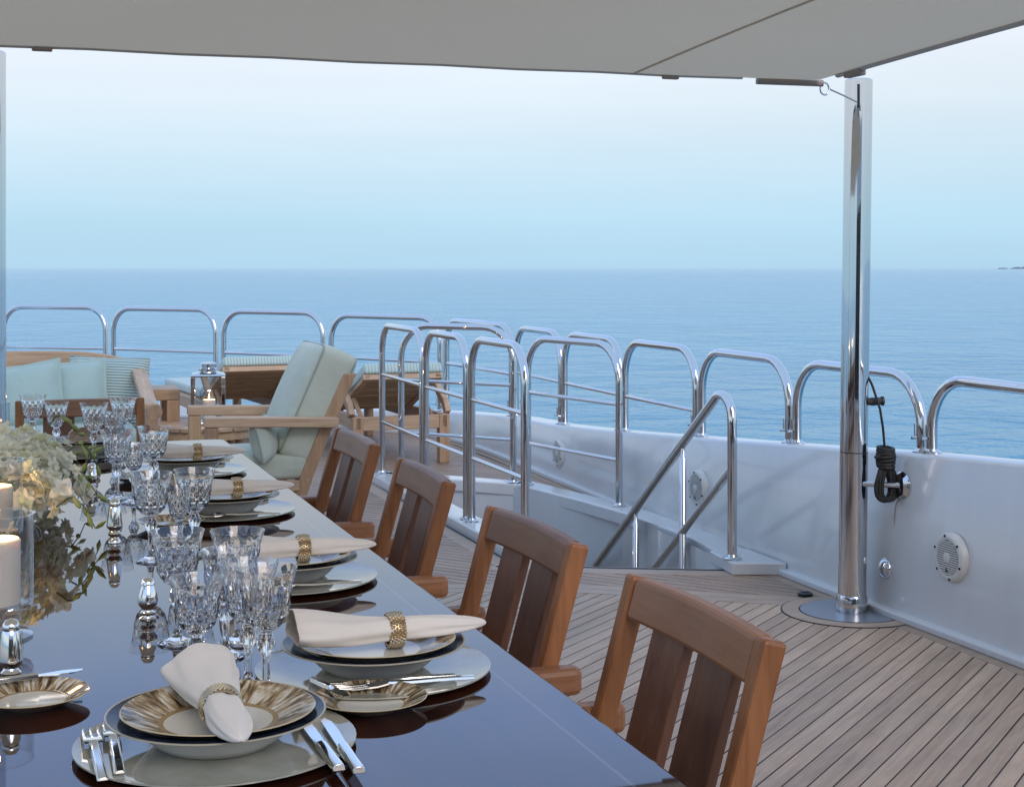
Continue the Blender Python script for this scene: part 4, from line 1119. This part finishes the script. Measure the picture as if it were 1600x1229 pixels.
# local x = aft? no: chair faces -x (port); width along y
for s_ in (-1, 1):
    yy = s_ * .31
    MB().sweep([Vector((-.30, yy, .592)), Vector((0, yy, .585)), Vector((.33, yy, .572))], [(-.032, -.024), (.032, -.024), (.032, .024), (-.032, .024)]).build('armrest', teak_x, ac, bevel=.006)
    MB().box(-.295, -.235, yy - .028, yy + .028, .001, .566).build('front_leg', teak_z, ac, bevel=.006)
    rs = []
    for x, z in ((.10, .001), (.13, .14), (.19, .32), (.285, .55), (.40, .80)):
        rs.append([(x - .032, yy - .022 - s_ * .05, z), (x + .032, yy - .022 - s_ * .05, z), (x + .032, yy + .022 - s_ * .05, z), (x - .032, yy + .022 - s_ * .05, z)])
    fixn(MB().rings(rs).build('back_post', teak_z, ac, bevel=.005))
    MB().box(-.27, .15, yy - .015 - s_ * .03, yy + .015 - s_ * .03, .25, .30).build('side_rail', teak_x, ac, bevel=.004)
    for zz, xx in ((.30, .19), (.56, .29)):
        MB().tube([Vector((xx + .0, yy - s_ * .05 + s_ * .02, zz)), Vector((xx, yy - s_ * .05 + s_ * .0245, zz))], .008, 10).build('plug', slat_dark, ac, smooth=40)
MB().box(-.275, -.24, -.28, .28, .23, .30).build('front_rail', teak_y, ac, bevel=.004)
for k in range(6):
    t_ = k / 5; x, z = .175 + t_ * .20, .30 + t_ * .46
    MB().box(x - .008, x + .008, -.235, .235, z - .025, z + .025, None).build('back_slat', teak_y, ac, bevel=.003)
slab(-.31, .20, -.275, .275, .302, .42, 'seat_cushion', sage, ac, .015, .025)
bc = slab(-.275, .275, -.27, .305, -.085, .115, 'back_cushion', sage, ac, .05, .045)
# local slab: x width, y height, z thickness -> rotate to lean on the posts
bc.rotation_euler = Matrix(((0, .40, -.9165), (-1, 0, 0), (0, .9165, .40))).to_euler(); bc.location = (.255, 0, .625)
for zq in (-.072, .100):
    rim = [Vector((x, y, zq)) for x, y in rrect(.268, .273, .04)]
    pp = MB().tube([p + Vector((0, .02, 0)) for p in rim] + [rim[0] + Vector((0, .02, 0))], .005, 7).build('piping', piping_m, bc, smooth=70)
o = pillow('armchair_pillow', sage, .30, .21, .12, None, 'small sage green pillow on the seat of the lounge armchair', None)
o.location = (1.22, 7.16, .495); o.rotation_euler = (R(-14), R(0), R(70))

# ------------------------------------------------------------------ sun loungers
def make_lounger(label):
    o = thing('sun_lounger', label, 'sun lounger', (0, 0, 0), 0, 'teak sun loungers at the stern')
    HW = .30
    for s_ in (-1, 1):
        MB().box(s_ * HW - .02, s_ * HW + .02, 0, 1.95, .24, .33).build('side_beam', teak_y, o, bevel=.005)
        MB().box(s_ * HW - .035, s_ * HW + .035, .0, .07, .001, .325).build('leg', teak_z, o, bevel=.005)
        MB().box(s_ * HW - .03, s_ * HW + .03, 1.75, 1.82, .001, .24).build('leg', teak_z, o, bevel=.005)
        arm = catmull([(.05, .33), (.10, .40), (.20, .455), (.30, .53), (.36, .555)], 5)
        MB().sweep([Vector((s_ * (HW + .035), y, z)) for y, z in arm], [(-.02, -.028), (.02, -.028), (.02, .028), (-.02, .028)]).build('curved_arm', teak_y, o, smooth=40, bevel=.006)
        MB().tube([Vector((s_ * (HW - .055), .10, .30)), Vector((s_ * (HW - .055), .30, .42))], .016, 8).build('strut', teak_z, o, smooth=40)
    MB().box(-HW + .02, HW - .02, .01, .05, .235, .325).build('head_beam', teak_x, o, bevel=.005)
    MB().box(-HW + .02, HW - .02, 1.88, 1.93, .25, .325).build('foot_beam', teak_x, o, bevel=.005)
    b0, b1 = Vector((0, .66, .335)), Vector((0, -.02, .605)); dv = (b1 - b0); ln = dv.length; dv = dv / ln; nv = Vector((0, dv.z, -dv.y)) * -1
    if nv.z < 0: nv = -nv
    M = Matrix(((1, 0, 0, 0), (0, dv.y, nv.y, b0.y), (0, dv.z, nv.z, b0.z), (0, 0, 0, 1)))
    for s_ in (-1, 1):
        MB().box(s_ * .245 - .022, s_ * .245 + .022, 0, ln, -.03, .0, M).build('back_frame', teak_y, o, bevel=.004)
    MB().box(-.275, .275, ln - .055, ln, -.034, .004, M).build('back_top_rail', teak_x, o, bevel=.004)
    for k in range(11):
        t_ = .02 + k * (ln - .09) / 11
        MB().box(-.222, .222, t_, t_ + .040, -.024, -.002, M).build('back_slat', slat_dark, o, bevel=.002)
    for k in range(16):
        y0 = .68 + k * .076; MB().box(-.28, .28, y0, y0 + .055, .315, .331).build('seat_slat', slat_dark, o, bevel=.002)
    m1 = slab(-.27, .27, .0, ln + .02, .005, .072, 'back_mattress', mattress_m, o, .006, .015)
    m1.matrix_local = M
    slab(-.27, .27, .70, 1.92, .334, .40, 'seat_mattress', mattress_m, o, .006, .015)
    return o
lg = make_lounger('teak sun lounger on the right, behind the stairwell rails'); lg.location = (2.56, 9.66, 0); lg.rotation_euler = (0, 0, R(3))
dup(lg, 'teak sun lounger behind the lantern and the green armchair', (1.80, 10.75, 0), R(6))
print('planks', npl)
